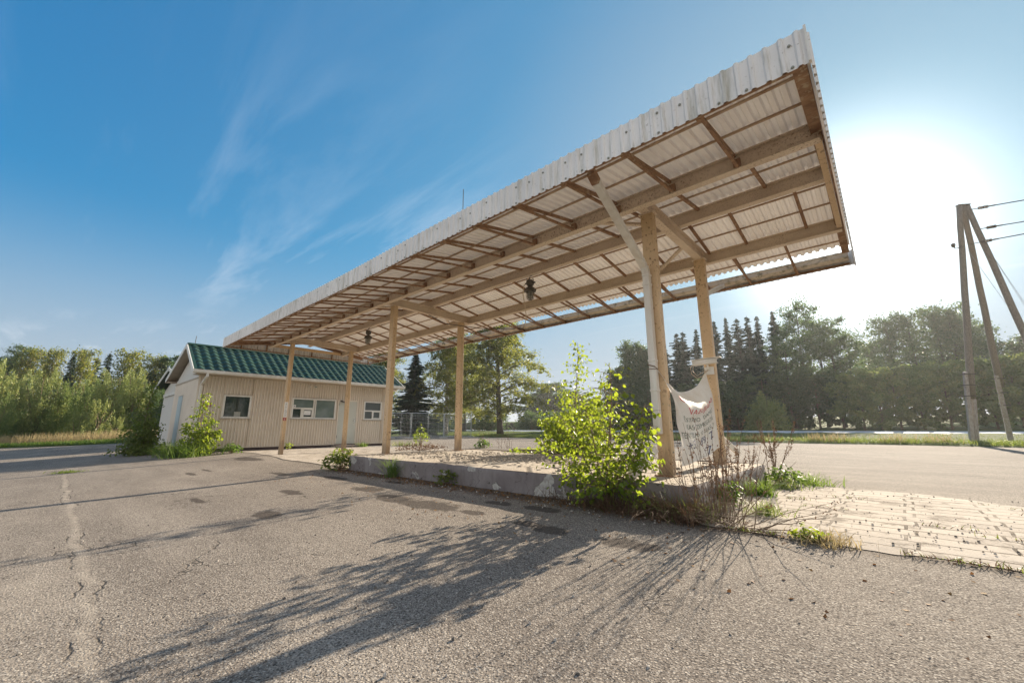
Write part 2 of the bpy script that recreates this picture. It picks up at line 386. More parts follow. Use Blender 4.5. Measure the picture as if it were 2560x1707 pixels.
def island_mats():
    m, g, b, out = new_mat('cracked_island_concrete'); p = g.pos()
    c = g.mix(g.mr(g.noise(p, .8, 6, .6), .35, .65), (.48,.425,.355), (.40,.345,.28))
    c = g.mix(g.mr(g.noise(p, 4, 8, .75), .54, .66, 0, .75), c, (.20,.17,.135))
    cd = g.voro(p, .9, 'DISTANCE_TO_EDGE')
    ck = g.mr(cd, .004, .014, .8, 0); c = g.mix(ck, c, (.08,.065,.05))
    g.set(b.inputs['Base Color'], c); b.inputs['Roughness'].default_value = .92; b.inputs['Specular IOR Level'].default_value = .2
    g.set(b.inputs['Normal'], g.bump(g.math('SUBTRACT', g.noise(p, 18, 7, .7), g.math('MULTIPLY', ck, .5)), .9, .02))
    m2, g, b, out = new_mat('grey_island_render'); p = g.pos()
    c = g.mix(g.mr(g.noise(p, 1.7, 6, .65), .35, .65), (.25,.225,.215), (.18,.155,.15))
    c = g.mix(g.mr(g.noise(g.mapping(p, (3,3,.6)), 4, 5), .5, .7, 0, .5), c, (.13,.11,.10))
    ex = g.mr(g.noise(g.mapping(p, (1,1,1.5), loc=(3.7,0,.2)), 2.6, 5, .55, .3), .60, .615)
    c = g.mix(ex, c, g.mix(g.mr(g.noise(p, 30, 4), .4, .6), (.46,.44,.40), (.33,.31,.28)))
    cd = g.voro(g.vmath('ADD', p, g.vmath('SCALE', g.noise(p, 3, 3, out='Color'))), 1.3, 'DISTANCE_TO_EDGE')
    ck = g.mr(cd, .002, .008, .8, 0); c = g.mix(ck, c, (.06,.05,.045))
    g.set(b.inputs['Base Color'], c); b.inputs['Roughness'].default_value = .9; b.inputs['Specular IOR Level'].default_value = .2
    h = g.math('SUBTRACT', g.noise(p, 14, 6, .65), g.math('MULTIPLY', ex, 1.2))
    g.set(b.inputs['Normal'], g.bump(h, .8, .012))
    return m, m2
M['isl_top'], M['isl_side'] = island_mats()

# ------------------------------------------------------------------ ground, lot, road
XL = [(-14,-52),(-2.1,-40.7),(.8,-36.7),(4,-33.9),(8,-36),(12,-38),(30,-38)]
def xl(y):
    for (a, b), (c, d) in zip(XL, XL[1:]):
        if y <= c: return b+(d-b)*(y-a)/(c-a) if y > a else b
    return XL[-1][1]
def yb(x):
    return 26 + .25*math.sin(x*.35) + .12*math.sin(x*1.1) - (.22*(x-1)**1.35 if x > 1 else 0)
def az(x, y): return gz(x, y)+.006*math.sin(x*1.1+y*.6)*math.sin(y*.8)
def setting():
    xs = sorted(set(list(np.arange(-60, 34, .6)) + [-420,-280,-200,-150,-120,-100,-90,-80,-72,-66,36,40,46,55,70,90,130,200,300]))
    ys = sorted(set(list(np.arange(-20, 62, .4)) + [-120,-80,-50,-35,-27,64,68,73,80,90,105,130,170,230,320,420]))
    P = []
    for y in ys:
        row = []
        for x in xs:
            ins = min(yb(x)-y, x-xl(y))
            k = sm((.25-ins)/.5)
            z = gz(x, y) - .07 + .15*k
            if 41.5 < y < 55.5: z -= .12
            elif k > .5: z += .05*math.sin(x*1.7+y*.9)*math.sin(y*1.3-x*.4)
            row.append((x, y, z))
        P.append(row)
    b = MB(); b.grid(P); o = b.build('ground', M['soil'], smooth=True); tag(o, None, None, kind='structure')
    P = []
    for v in np.linspace(0, 1, 150):
        row = []
        for u in np.linspace(0, 1, 150):
            y = -14+v*40; x0 = xl(y); x = x0+u*(45-x0); y = -14+v*(yb(x)+14)
            row.append((x, y, az(x, y)))
        P.append(row)
    b = MB(); b.grid(P); o = b.build('asphalt_yard', M['asphalt'], smooth=True); tag(o, None, None, kind='structure')
    b = MB(); b.grid([[(x, y, .43+dz) for x in np.linspace(-260, 160, 40)] for y, dz in ((42,-.12),(42.6,0),(48,.02),(55,0),(55.6,-.12))])
    o = b.build('road', pmat('pale_road_asphalt', (.42,.45,.48), .55, (.36,.39,.42), .3)); tag(o, None, None, kind='structure')
    # paved apron on the right of the island, rounded outer end
    b = MB(); P = []
    xs2 = list(np.linspace(-1.41, 2.9, 40))
    for x in xs2:
        k = max(0, (x-.3)/2.6); e = 1-math.sqrt(max(0, 1-k*k)); e2 = .72*max(0, x-.15)**1.1
        y0 = 3.80+.03*math.sin(x*3)+.025*math.sin(x*11)+.015*math.sin(x*23)+e*.35; y1 = max(y0+.2, 7.12-e2)
        P.append([(x, y0+(y1-y0)*t, az(x, y0+(y1-y0)*t)+.004+.006*math.sin(min(1,max(0,t))*PI)) for t in np.linspace(0, 1, 24)])
    b.grid(P, flip=True)
    o = b.build('paving', M['paving'], smooth=True); tag(o, None, None, kind='structure')
    b = MB(); P = []
    for x in np.linspace(-16.9, -8.12, 50):
        y0 = 4.12+.35*sm((-x-11)/4)+.03*math.sin(x*2.3); y1 = 10.3
        P.append([(x, y0+(y1-y0)*t, az(x, y0+(y1-y0)*t)+.009) for t in np.linspace(0, 1, 26)])
    b.grid(P, flip=True)
    o = b.build('paving', M['paving'], smooth=True); tag(o, None, None, kind='structure')
setting()

# ------------------------------------------------------------------ pump island
def island():
    t = thing('pump_island', 'raised concrete pump island with grey peeling render under the canopy', 'platform', (-4.78, 5.6, 0))
    o = t.location; x0, x1, y0, y1, Z = -8.15, -1.42, 4.02, 7.22, .258
    def outline(ins, n=7):
        r = .18; pts = []
        for cx, cy, a0 in ((x1-r, y0+r, -90), (x1-r, y1-r, 0), (x0+r, y1-r, 90), (x0+r, y0+r, 180)):
            for i in range(n):
                a = math.radians(a0+90*i/(n-1)); pts.append((cx+(r-ins)*math.cos(a), cy+(r-ins)*math.sin(a)))
        return pts
    def dense(pts):
        out = []
        for (a, b), (c, d) in zip(pts, pts[1:]+pts[:1]):
            k = max(1, int(math.hypot(c-a, d-b)/.12))
            out += [(a+(c-a)*i/k, b+(d-b)*i/k) for i in range(k)]
        return out
    P = dense(outline(0)); rg = random.Random(3)
    b = MB(); rows = []
    for z, push in ((-.25,0),(.0,0),(.1,.004),(.19,.0),(Z-.018,.0),(Z,-.014)):
        row = []
        for (x, y) in P+P[:1]:
            w = .006*math.sin(x*3.1+z*9)+.004*math.sin(x*9+y*7)
            cx, cy = (x-o.x), (y-o.y); L = math.hypot(cx, cy)
            row.append((x-o.x+cx/L*(push+w), y-o.y+cy/L*(push+w), z+(.006*math.sin(x*2.2)+rg.uniform(-.004,.004) if z > .2 else 0)))
        row[-1] = row[0]; rows.append(row)
    b.grid(rows); b.build('render_side', M['isl_side'], t, smooth=True)
    b = MB(); P = []
    for x in np.linspace(x0+.03, x1-.03, 60):
        P.append([(x-o.x, y-o.y, Z-.004+.008*math.sin(x*1.9)*math.sin(y*2.3)) for y in np.linspace(y0+.03, y1-.03, 30)])
    b.grid(P, flip=True); b.build('concrete_top', M['isl_top'], t, smooth=True)
    # broken crumbs of the top layer
    rg = random.Random(5); b = MB()
    for i in range(2100):
        if i < 1500: x = rg.gauss(-5.0, 1.2); y = rg.gauss(5.6, .55)
        elif i < 1800: x = rg.gauss(-7.7, .25); y = rg.gauss(5.0, .3)
        else: x = rg.uniform(-8, -1.5); y = rg.uniform(4.1, 7.1)
        if not (x0+.1 < x < x1-.1 and y0+.08 < y < y1-.1): continue
        s = rg.choice((.008,.012,.018,.026,.036)); h = s*rg.uniform(.25,.6); a = rg.uniform(0, PI)
        pts = [(x+s*rg.uniform(.6,1.2)*math.cos(a+k*PI/2.5), y+s*rg.uniform(.6,1.2)*math.sin(a+k*PI/2.5)) for k in range(5)]
        zb = Z-.002
        b.add([(p, q, zb) for p, q in pts]+[(x+(p-x)*.8, y+(q-y)*.8, zb+h*rg.uniform(.7,1.2)) for p, q in pts],
              [(5,6,7,8,9)]+[(k, (k+1) % 5, 5+(k+1) % 5, 5+k) for k in range(5)])
    tag(b.build('rubble', pmat('broken_concrete', (.33,.29,.24), .95, (.2,.17,.14), 30)), 'broken crumbs of concrete scattered over the island top', 'rubble', kind='stuff')
    b = MB(); b.bar((-8.1, 7.33, .24), (-4.0, 7.36, .25), .10, .06); b.bar((-6.6, 7.27, .30), (-4.4, 7.30, .31), .06, .035)
    tag(b.build('timber_edging', M['timber'], bevel=.006), 'weathered timber edging lying along the back of the pump island', 'timber')
island()

# ------------------------------------------------------------------ canopy
YN, YF, XR, XLE = 3.22, 8.36, -.043, -15.48
COLX = (-1.94, -7.94, -13.94); COLY = (4.77, 6.75)
ZC = 3.5; YB = (4.54, 5.79, 7.03)
def roofz(y):
    return 3.69+.16*(y-4.54) if y < 5.79 else 3.89-.16*(y-5.79)
def ibeam(b, p0, p1, h=.19, w=.10, tw=.012, tf=.014):
    p0 = Vector(p0); p1 = Vector(p1)
    for dz, ww, hh in ((tf/2, w, tf), (h/2, tw, h-2*tf), (h-tf/2, w, tf)):
        q = Vector((0,0,dz)); b.bar(p0+q, p1+q, ww, hh)
def corr(b, p0, axis, length, z0, z1, out, pitch=.1, dep=.018, thick=.0):
    """trapezoid sheet standing upright: runs along axis from p0, ribs face 'out'"""
    p0 = Vector(p0); axis = Vector(axis); out = Vector(out)
    n = int(length/pitch); rg = random.Random(n)
    row = []
    for i in range(n):
        s = i*pitch
        for ds, d in ((0,0),(.055,0),(.068,1),(.088,1),(.1,0)):
            if ds == .1 and i < n-1: continue
            row.append((s+ds*pitch/.1, d*dep))
    row.append((length, 0))
    rows = []
    for z in (z0, (z0+z1)/2, z1):
        rows.append([tuple(p0+axis*s+out*(d+.003*math.sin(s*.9+z)))[:2]+(z+(.004*math.sin(s*1.3) if z != (z0+z1)/2 else 0),) for s, d in row])
    b.grid(rows)
def canopy():
    t = thing('fuel_canopy', 'long weathered filling station canopy of white corrugated sheet on ochre steel columns', 'canopy')
    # columns
    for i, x in enumerate(COLX):
        for j, y in enumerate(COLY):
            zb = .255 if i < 2 else gz(x, y)-.02
            b = MB()
            for s in (-1, 1):
                yc = y+s*.0255; b.box(x-.08, x+.08, yc-.0235, yc+.0235, zb, ZC-.006)
            b.box(x-.074, x+.074, y-.006, y+.006, zb, ZC-.008)
            for q in range(9):
                zz = zb+.12+.11*q*(1+.35*math.sin(q*2.3+i)); b.tube([(x+.079, y-.03+.02*(q % 3), zz), (x+.088, y-.03+.02*(q % 3), zz)], .007, 6, mi=1)
                if q % 2: b.tube([(x-.05+.04*(q % 3), y-.046, zz+.3), (x-.05+.04*(q % 3), y-.054, zz+.3)], .006, 6, mi=1)
            c = b.build('column', [M['paint'], M['bolt']], t, bevel=.004)
            b = MB(); b.box(x-.12, x+.12, y-.09, y+.09, zb-.01, zb+.012)
            if i < 2: b.build('base_plate', M['rust'], c)
            b = MB(); b.box(x-.10, x+.10, y-.07, y+.07, ZC-.006, ZC+.004); b.build('cap_plate', M['beam'], c)
    # steel frame
    for k, y in enumerate(YB):
        b = MB(); z = 3.50 if k != 1 else 3.70
        ibeam(b, (-.10, y, z), (-15.3, y, z)); b.build('long_beam', M['beam'], t)
    for x in COLX:
        b = MB(); ibeam(b, (x, 4.60, ZC+.004), (x, 6.97, ZC+.004), h=.185, w=.11); b.build('cross_beam', M['beam'], t)
        for (a, c) in (((x-.06, 5.35, 3.60), (x-.75, 4.60, 3.60)), ((x-.06, 6.25, 3.60), (x-.75, 6.98, 3.60))):
            b = MB(); b.bar(a, c, .05, .035); b.build('brace', M['beam'], t)
    for x in (-.12, -15.28):
        for y0, y1, z0, z1 in ((4.60, 6.97, 3.53, 3.53),):
            b = MB(); b.bar((x, y0, z0+.05), (x, y1, z1+.05), .06, .10); b.build('end_beam', M['paint'], t)
        b = MB()
        for (ya, yc) in ((YN+.05, 5.79), (5.79, 7.9)):
            b.bar((x+.04*(1 if x > -1 else -1), ya, roofz(ya)-.03), (x+.04*(1 if x > -1 else -1), yc, roofz(yc)-.03), .012, .13)
            b.bar((x, ya, roofz(ya)-.09), (x, yc, roofz(yc)-.09), .09, .012)
        b.build('end_channel', M['rust'], t)
    # brackets and rafters, one mesh of each shared by all
    bn = MB()
    bn.bar((0, YN+.05, 3.40), (0, 4.50, 3.66), .03, .034); bn.bar((.02, YN+.05, 3.36), (.02, 4.52, 3.53), .028, .028)
    bn.bar((0.0, YN+.05, 3.33), (0.0, YN+.05, 3.62), .035, .03); bn.box(-.02, .05, 4.495, 4.533, 3.515, 3.62)
    bf = MB()
    bf.bar((0, 8.30, 3.43), (0, 7.07, 3.66), .03, .034); bf.bar((.02, 8.30, 3.40), (.02, 7.05, 3.53), .028, .028)
    bf.bar((0, 8.33, 3.38), (0, 8.33, 3.62), .045, .03)
    br1 = MB(); br1.bar((0, 4.58, 3.67), (0, 5.75, 3.86), .036, .04); br2 = MB(); br2.bar((0, 5.83, 3.86), (0, 7.0, 3.67), .036, .04)
    base = [(bn.build('bracket', M['rust'], t)), bf.build('bracket', M['rust'], t), br1.build('rafter', M['rust'], t), br2.build('rafter', M['rust'], t)]
    k = 0
    for i in range(21):
        x = -.83-.70*i
        for j, o in enumerate(base):
            c = o
            if i: c = o.copy(); COL.objects.link(c); c.parent = t
            c.location.x = x + (.33 if j == 3 else 0) + (.08*math.sin(i*2.1+j) if j > 1 else .015*math.sin(i*3+j))
    for y in (3.62, 4.10, 4.92, 5.34, 6.22, 6.66, 7.32, 7.74):
        b = MB(); z = roofz(y)+.035; b.bar((-.09, y, z+.004), (-15.42, y, z+.004), .022, .02); b.build('roof_lath', M['lath'], t)
    # roof sheet: trapezoid ribs across the slope
    b = MB(); xs = []
    n = int((XR-.01-XLE)/.1)
    for i in range(n):
        x = XR-.01-i*.1
        for d, h in ((0,0),(.03,0),(.045,1),(.075,1),(.09,0)): xs.append((x-d, h*.03))
    rows = []
    for y in (YN+.03, 3.9, 4.54, 5.2, 5.79, 6.4, 7.03, 7.5, 7.97):
        rows.append([(x, y+(.012*math.sin(x*5) if y > 7.9 else 0), roofz(y)+.052+h+.003*math.sin(x*.8+y)) for x, h in xs])
    b.grid(rows); rs = b.build('roof_sheet', M['sheet'], t)
    # fascias
    rg = random.Random(11)
    fs = []
    b = MB(); corr(b, (XLE, YN, 0), (1,0,0), XR-XLE, 3.331, 3.631, (0,-1,0))
    for i in range(62):
        x = XR-.12-i*.247
        for z in (3.545+rg.uniform(-.02,.02), 3.355+rg.uniform(-.006,.006)):
            if rg.random() < .25: continue
            xx = XLE+math.floor((x-XLE)/.1)*.1+.028
            b.lathe([(.0,.007),(.006,.006),(.0095,.0),(.0095,-.002)], (0,0,0), 8, mi=1)
            nv = 4*8; 
            for q in range(len(b.v)-nv, len(b.v)):
                a, c, d = b.v[q]; b.v[q] = (xx+a, YN-.004-d, z+c)
    fs.append(b.build('fascia', [M['fascia'], M['bolt']], t))
    b = MB(); corr(b, (XLE, YF, 0), (1,0,0), XR-XLE, 3.387, 3.64, (0,1,0)); fs.append(b.build('fascia', M['fascia'], t))
    b = MB(); corr(b, (XR, YN, 0), (0,1,0), YF-YN, 3.345, 3.635, (1,0,0)); fs.append(b.build('fascia', M['fascia'], t))
    b = MB(); corr(b, (XLE, YN, 0), (0,1,0), YF-YN, 3.345, 3.635, (-1,0,0)); fs.append(b.build('fascia', M['fascia'], t))
    for f in fs:
        so = f.modifiers.new('thick', 'SOLIDIFY'); so.thickness = .0025
    for q in ((XR-.012, XR+.004, YN-.022, YN+.02, 3.335, 3.638), (XR-.012, XR+.004, YF-.02, YF+.022, 3.39, 3.645)):
        b = MB(); b.box(*q); b.build('corner_trim', M['white'], t)
    for z in (3.35, 3.60):
        b = MB(); b.bar((-.10, YN+.02, z), (-15.42, YN+.02, z), .03, .03); b.build('fascia_rail', M['rust'], t)
    for x in (XLE+.03,):
        for z in (3.37, 3.60):
            b = MB(); b.bar((x, YN+.03, z), (x, YF-.03, z), .03, .03); b.build('fascia_rail', M['rust'], t)
        for y in np.arange(YN+.5, YF, .75):
            b = MB(); b.bar((x+.02, y, 3.36), (x+.02, y, 3.62), .035, .035); b.build('fascia_post', M['rust'], t)
    b = MB(); b.bar((-.10, YF-.02, 3.41), (-15.42, YF-.02, 3.41), .03, .03); b.build('fascia_rail', M['rust'], t)
    # gutter inside the far fascia
    b = MB(); L0, L1 = -.1, -15.4
    prof = [(8.16, 3.55), (8.155, 3.475), (8.17, 3.462), (8.30, 3.455), (8.335, 3.47), (8.34, 3.56)]
    b.grid([[(x, y, z+.004*math.sin(x*.7)) for y, z in prof] for x in np.linspace(L0, L1, 40)])
    b.box(L1, L0, 8.145, 8.162, 3.545, 3.562)
    gu = b.build('gutter', pmat('mossy_gutter', (.66,.58,.47), .6, (.54,.46,.36), 2, rust=(.14,.12,.06), rscale=9, rlo=.5, rhi=.62), t)
    so = gu.modifiers.new('thick', 'SOLIDIFY'); so.thickness = .004
    # downspouts
    PX = -1.965
    b = MB(); sq = .08
    p = [(-1.90, 3.30, 3.36), (-1.91, 3.42, 3.30), (PX, 4.60, 2.74), (PX, 4.65, 2.64), (PX, 4.65, .62), (-2.12, 4.45, .30)]
    b.bar(p[0], p[1], .085, .085, mi=1); b.bar(p[1], p[2], sq, .075); b.bar(p[2], p[3], sq, sq); b.bar(p[3], (PX, 4.65, .72), sq, sq, up=(0,1,0))
    for z in (2.62, 2.50, 1.55, 1.2): b.bar((PX,4.65,z), (PX,4.65,z+.03), sq+.012, sq+.012, up=(0,1,0))
    b.bar((-2.0, 4.60, .56), (-2.15, 4.28, .27), sq, sq)
    b.build('downspout', [M['pipe'], M['rust']], t, bevel=.006)
    b = MB(); b.bar((-1.98, 8.24, 3.46), (-1.95, 6.88, 2.93), .07, .07); b.bar((-1.95, 6.84, 2.98), (-1.95, 6.84, .62), .075, .075, up=(0,1,0)); b.bar((-1.93, 6.85, .66), (-1.72, 6.95, .40), .075, .075)
    b.build('downspout', M['pipe'], t, bevel=.006)
    return t
CAN = canopy()
# sticker strip on the far column nearest the kiosk
def stickers():
    x = COLX[2]+.0815; y = COLY[0]-.02
    t = thing('instruction_label', 'narrow white instruction strip with red telephone square on far column', 'label', (x, y, 1.3))
    b = MB(); b.box(0, .003, -.05, .05, -.17, .30); b.build('white_strip', M['signwhite'], t)
    b = MB()
    for z, w in ((.25,.03),(.15,.022),(.05,.04),(-.02,.03),(-.10,.03)):
        b.bar((.0045, -.02, z+.02), (.0045, .0, z-.015), .003, .008, up=(1,0,0)); b.bar((.0045, 0, z-.015), (.0045, .025, z+.02), .003, .006, up=(1,0,0))
        b.box(.003, .005, -w, w, z-.035, z-.030)
        b.build('symbol', M['ink'], t); b = MB()
    b = MB(); b.box(0, .003, -.05, .04, -.27, -.178); b.build('red_square', M['red'], t)
    b = MB(); b.tube([(.006, .01, -.20), (.006, -.018, -.215), (.006, -.018, -.238), (.006, .01, -.252)], .006, 6); b.build('telephone_symbol', M['signwhite'], t)
stickers()

# ------------------------------------------------------------------ hanging lamps and their cables
def lamp():
    t = thing('hanging_lamp', 'caged explosion proof lamp hanging below the canopy between the two middle column pairs', 'lamp', (-4.78, 5.79, 3.70), group='caged lamps under the canopy')
    b = MB(); b.tube([(.02,.03,0),(.0,.02,-.005),(-.01,.0,-.03),(-.01,0,-.10)], .006, 6); b.build('hook', M['dark'], t)
    b = MB(); b.lathe([(.0,-.085),(.05,-.09),(.075,-.11),(.08,-.17),(.06,-.205),(.025,-.215),(.022,-.235)], n=14)
    b.tube([(.07,0,-.16),(.125,0,-.165)], .017, 8); b.tube([(-.07,0,-.135),(-.12,0,-.14)], .017, 8)
    for k in range(6): a = k*PI/3; b.tube([(.07*math.cos(a), .07*math.sin(a), -.095), (.075*math.cos(a), .075*math.sin(a), -.075)], .009, 6)
    b.build('junction_box', M['dark'], t, smooth=True)
    b = MB(); b.lathe([(.022,-.225),(.05,-.23),(.085,-.255),(.108,-.30),(.112,-.325),(.095,-.335),(.06,-.33)], n=18)
    for k in range(4): a = k*PI/2+.4; b.tube([(.105*math.cos(a), .105*math.sin(a), -.33), (.115*math.cos(a), .115*math.sin(a), -.285)], .013, 6)
    b.build('housing', M['dark'], t, smooth=True)
    b = MB(); b.lathe([(.055,-.33),(.058,-.42),(.045,-.465),(.02,-.48),(0,-.482)], n=16); b.build('glass_jar', M['bulb'], t, smooth=True)
    b = MB()
    for k in range(8):
        a = k*PI/4; b.tube([(r*math.cos(a), r*math.sin(a), z) for r, z in ((.075,-.33),(.077,-.42),(.062,-.475),(.03,-.498),(0,-.502))], .0035, 5)
    for z, r in ((-.37,.077),(-.42,.078),(-.47,.066)):
        b.tube([(r*math.cos(a), r*math.sin(a), z) for a in np.linspace(0, 2*PI, 17)], .0035, 5)
    b.build('cage', M['dark'], t)
    c = copy_tree(t); c.location = (-10.98, 5.79, 3.70)
    c['label'] = 'farther caged explosion proof lamp hanging below the canopy close to the kiosk'
    b = MB(); b.tube([(-4.90,5.79,3.56),(-4.98,5.83,3.54),(-5.10,5.95,3.44),(-5.3,6.25,3.24),(-5.7,6.75,3.28),(-6.35,7.5,3.38),(-7.0,8.2,3.44)], .009, 6)
    tag(b.build('lamp_cable', M['cable'], smooth=True), 'pale slack cable running from the nearer hanging lamp to the far gutter', 'cable', 'lamp cables under the canopy')
    b = MB(); b.tube([(-7.94,5.72,3.49),(-7.95,5.85,3.47),(-7.9,6.2,3.36),(-7.6,7.2,3.36),(-7.0,8.2,3.44)], .009, 6)
    tag(b.build('lamp_cable', M['wire'], smooth=True), 'dark drooping cable from the middle cross beam to the far gutter', 'cable', 'lamp cables under the canopy')
lamp()

# ------------------------------------------------------------------ banner between the near columns
def text_mesh(s, size):
    cu = bpy.data.curves.new('lettering', 'FONT'); cu.body = s; cu.size = size; cu.resolution_u = 3; cu.fill_mode = 'FRONT'
    o = bpy.data.objects.new('lettering', cu); COL.objects.link(o)
    bpy.context.view_layer.update()
    me = bpy.data.meshes.new_from_object(o.evaluated_get(bpy.context.evaluated_depsgraph_get()))
    bpy.data.objects.remove(o); bpy.data.curves.remove(cu)
    return me
def banner():
    t = thing('cloth_banner', 'sagging white cloth banner with red, green and navy lettering tied between two columns', 'banner', (-1.9, 5.7, .9))
    o = np.array(t.location)
    Lp = [(0,(-1.93,4.64,1.47)),(.10,(-1.85,4.68,1.35)),(.2,(-1.83,4.76,1.22)),(.45,(-1.83,4.88,.95)),(.7,(-1.84,4.97,.68)),(1,(-1.86,5.03,.34))]
    Rp = [(0,(-1.99,6.655,1.63)),(.3,(-1.93,6.67,1.28)),(1,(-1.90,6.665,.50))]
    def ip(tb, v):
        for (a, p), (c, q) in zip(tb, tb[1:]):
            if v <= c: k = (v-a)/(c-a); return np.array(p)*(1-k)+np.array(q)*k
        return np.array(tb[-1][1])
    def S(u, v):
        p = ip(Lp, v)*(1-u)+ip(Rp, v)*u
        uu = min(1, max(0, u)); s4 = 4*uu*(1-uu)
        p[2] -= s4*(.27*(1-v)**1.6+.02)
        p[0] += .065*s4*math.exp(-((v-.27)/.11)**2) - .05*s4*math.exp(-((v-.05)/.07)**2)
        p[0] += .028*math.sin(9*uu+5*v*3)*s4*.5*(.3+v) + .016*math.sin(26*(uu-.55*v))*math.exp(-uu*2.2)*(1-.4*v)
        p[2] += .006*math.sin(14*uu+20*v)
        return p
    b = MB(); b.grid([[S(u, v)-o for u in np.linspace(0, 1, 70)] for v in np.linspace(0, 1, 60)])
    b.build('cloth', M['banner'], t, smooth=True)
    W = 1.85; H = 1.15
    lines = [('UZ', .25, .125, 'let_red', .12, .30, -.04), ('VAEUJAM', .38, .14, 'let_red', .22, .90, -.05), ('ĒSTAMO', .50, .10, 'let_green', .13, .54, -.02), ('DAMU', .49, .10, 'let_green', .62, .90, -.02), ('KAS', .605, .105, 'let_green', .17, .36, -.02), ('ZEMESGATĀ', .60, .105, 'let_green', .41, .90, -.02),
             ('TENEZAS', .71, .105, 'let_green', .05, .42, -.01), ('NO', .708, .09, 'let_green', .46, .55, -.01), ('KAS ?', .70, .105, 'let_green', .62, .90, -.01), ('+3', .85, .17, 'let_navy', .15, .30, -.02), ('89', .84, .17, 'let_navy', .46, .64, -.02), ('7', .835, .17, 'let_navy', .72, .84, -.02), ('7', .985, .15, 'let_navy', .55, .72, 0)]
    for s, v0, size, mt, u0, u1, tilt in lines:
        me = text_mesh(s, size)
        bm = bmesh.new(); bm.from_mesh(me); bmesh.ops.triangulate(bm, faces=bm.faces)
        for _ in range(4):
            ed = [e for e in bm.edges if e.calc_length() > .022]
            if ed: bmesh.ops.subdivide_edges(bm, edges=ed, cuts=1); bmesh.ops.triangulate(bm, faces=bm.faces)
        bm.to_mesh(me); bm.free(); n = len(me.vertices)
        if not n: continue
        co = np.empty(n*3, np.float32); me.vertices.foreach_get('co', co); co = co.reshape(-1, 3)
        wmax = co[:,0].max(); sc_ = (u1-u0)*W/wmax
        out = []
        for x, y, z in co:
            u = u0+x*sc_/W; v = v0-y/H+tilt*x*sc_/W
            a = S(u, v); du = S(u+.01, v)-a; dv = S(u, v+.01)-a
            nn = np.cross(dv, du); nn /= np.linalg.norm(nn)+1e-9
            if nn[0] < 0: nn = -nn
            out.append(a+nn*.005-o)
        me.vertices.foreach_set('co', np.array(out, np.float32).ravel())
        me.materials.clear(); me.materials.append(M[mt]); me.update()
        link('lettering', me, t)
    b = MB()
    b.tube([(-1.92-o[0],4.66-o[1],1.46-o[2]),(-1.93-o[0],4.60-o[1],1.49-o[2]),(-2.01-o[0],4.595-o[1],1.52-o[2]),(-2.02-o[0],4.70-o[1],1.51-o[2])], .006, 6); b.tube([(-1.91-o[0],4.60-o[1],1.46-o[2]),(-2.02-o[0],4.595-o[1],1.47-o[2])], .004, 5)
    b.build('tie', M['twig'], t)
    b = MB(); b.tube([(-1.99-o[0],6.655-o[1],1.63-o[2]),(-2.0-o[0],6.665-o[1],1.69-o[2]),(-1.95-o[0],6.66-o[1],1.74-o[2])], .005, 6); b.build('tie', M['twig'], t)
banner()
def cctv():
    t = thing('security_camera', 'white box security camera on a bracket fixed to the near rear column', 'camera', (-1.95, 6.57, 1.77))
    b = MB(); b.bar((-.19,0,.0), (.17,0,.012), .085, .075); b.build('housing', M['white'], t, bevel=.012)
    b = MB(); b.bar((-.21,0,.047), (.22,0,.06), .10, .012); b.build('sun_shield', M['white'], t, bevel=.004)
    b = MB(); b.tube([(.171,0,.01),(.176,0,.01)], .028, 12); b.build('lens', M['glass'], t)
    b = MB(); b.tube([(.02,.0,-.03),(.02,.03,-.09),(.02,.10,-.12)], .014, 8); b.box(-.05,.08,.085,.108,-.18,-.06); b.build('bracket', M['white'], t)
    b = MB(); b.tube([(-.19,0,-.02),(-.23,-.01,-.06),(-.22,-.01,-.16),(-.15,0,-.23),(-.07,.02,-.21),(-.03,.06,-.14),(.0,.09,-.11)], .006, 6); b.tube([(-.18,0,-.03),(-.2,0,-.12),(-.14,.0,-.2),(-.1,.03,-.16),(-.02,.08,-.12)], .004, 6); b.build('cable', M['cable'], t, smooth=True)
cctv()

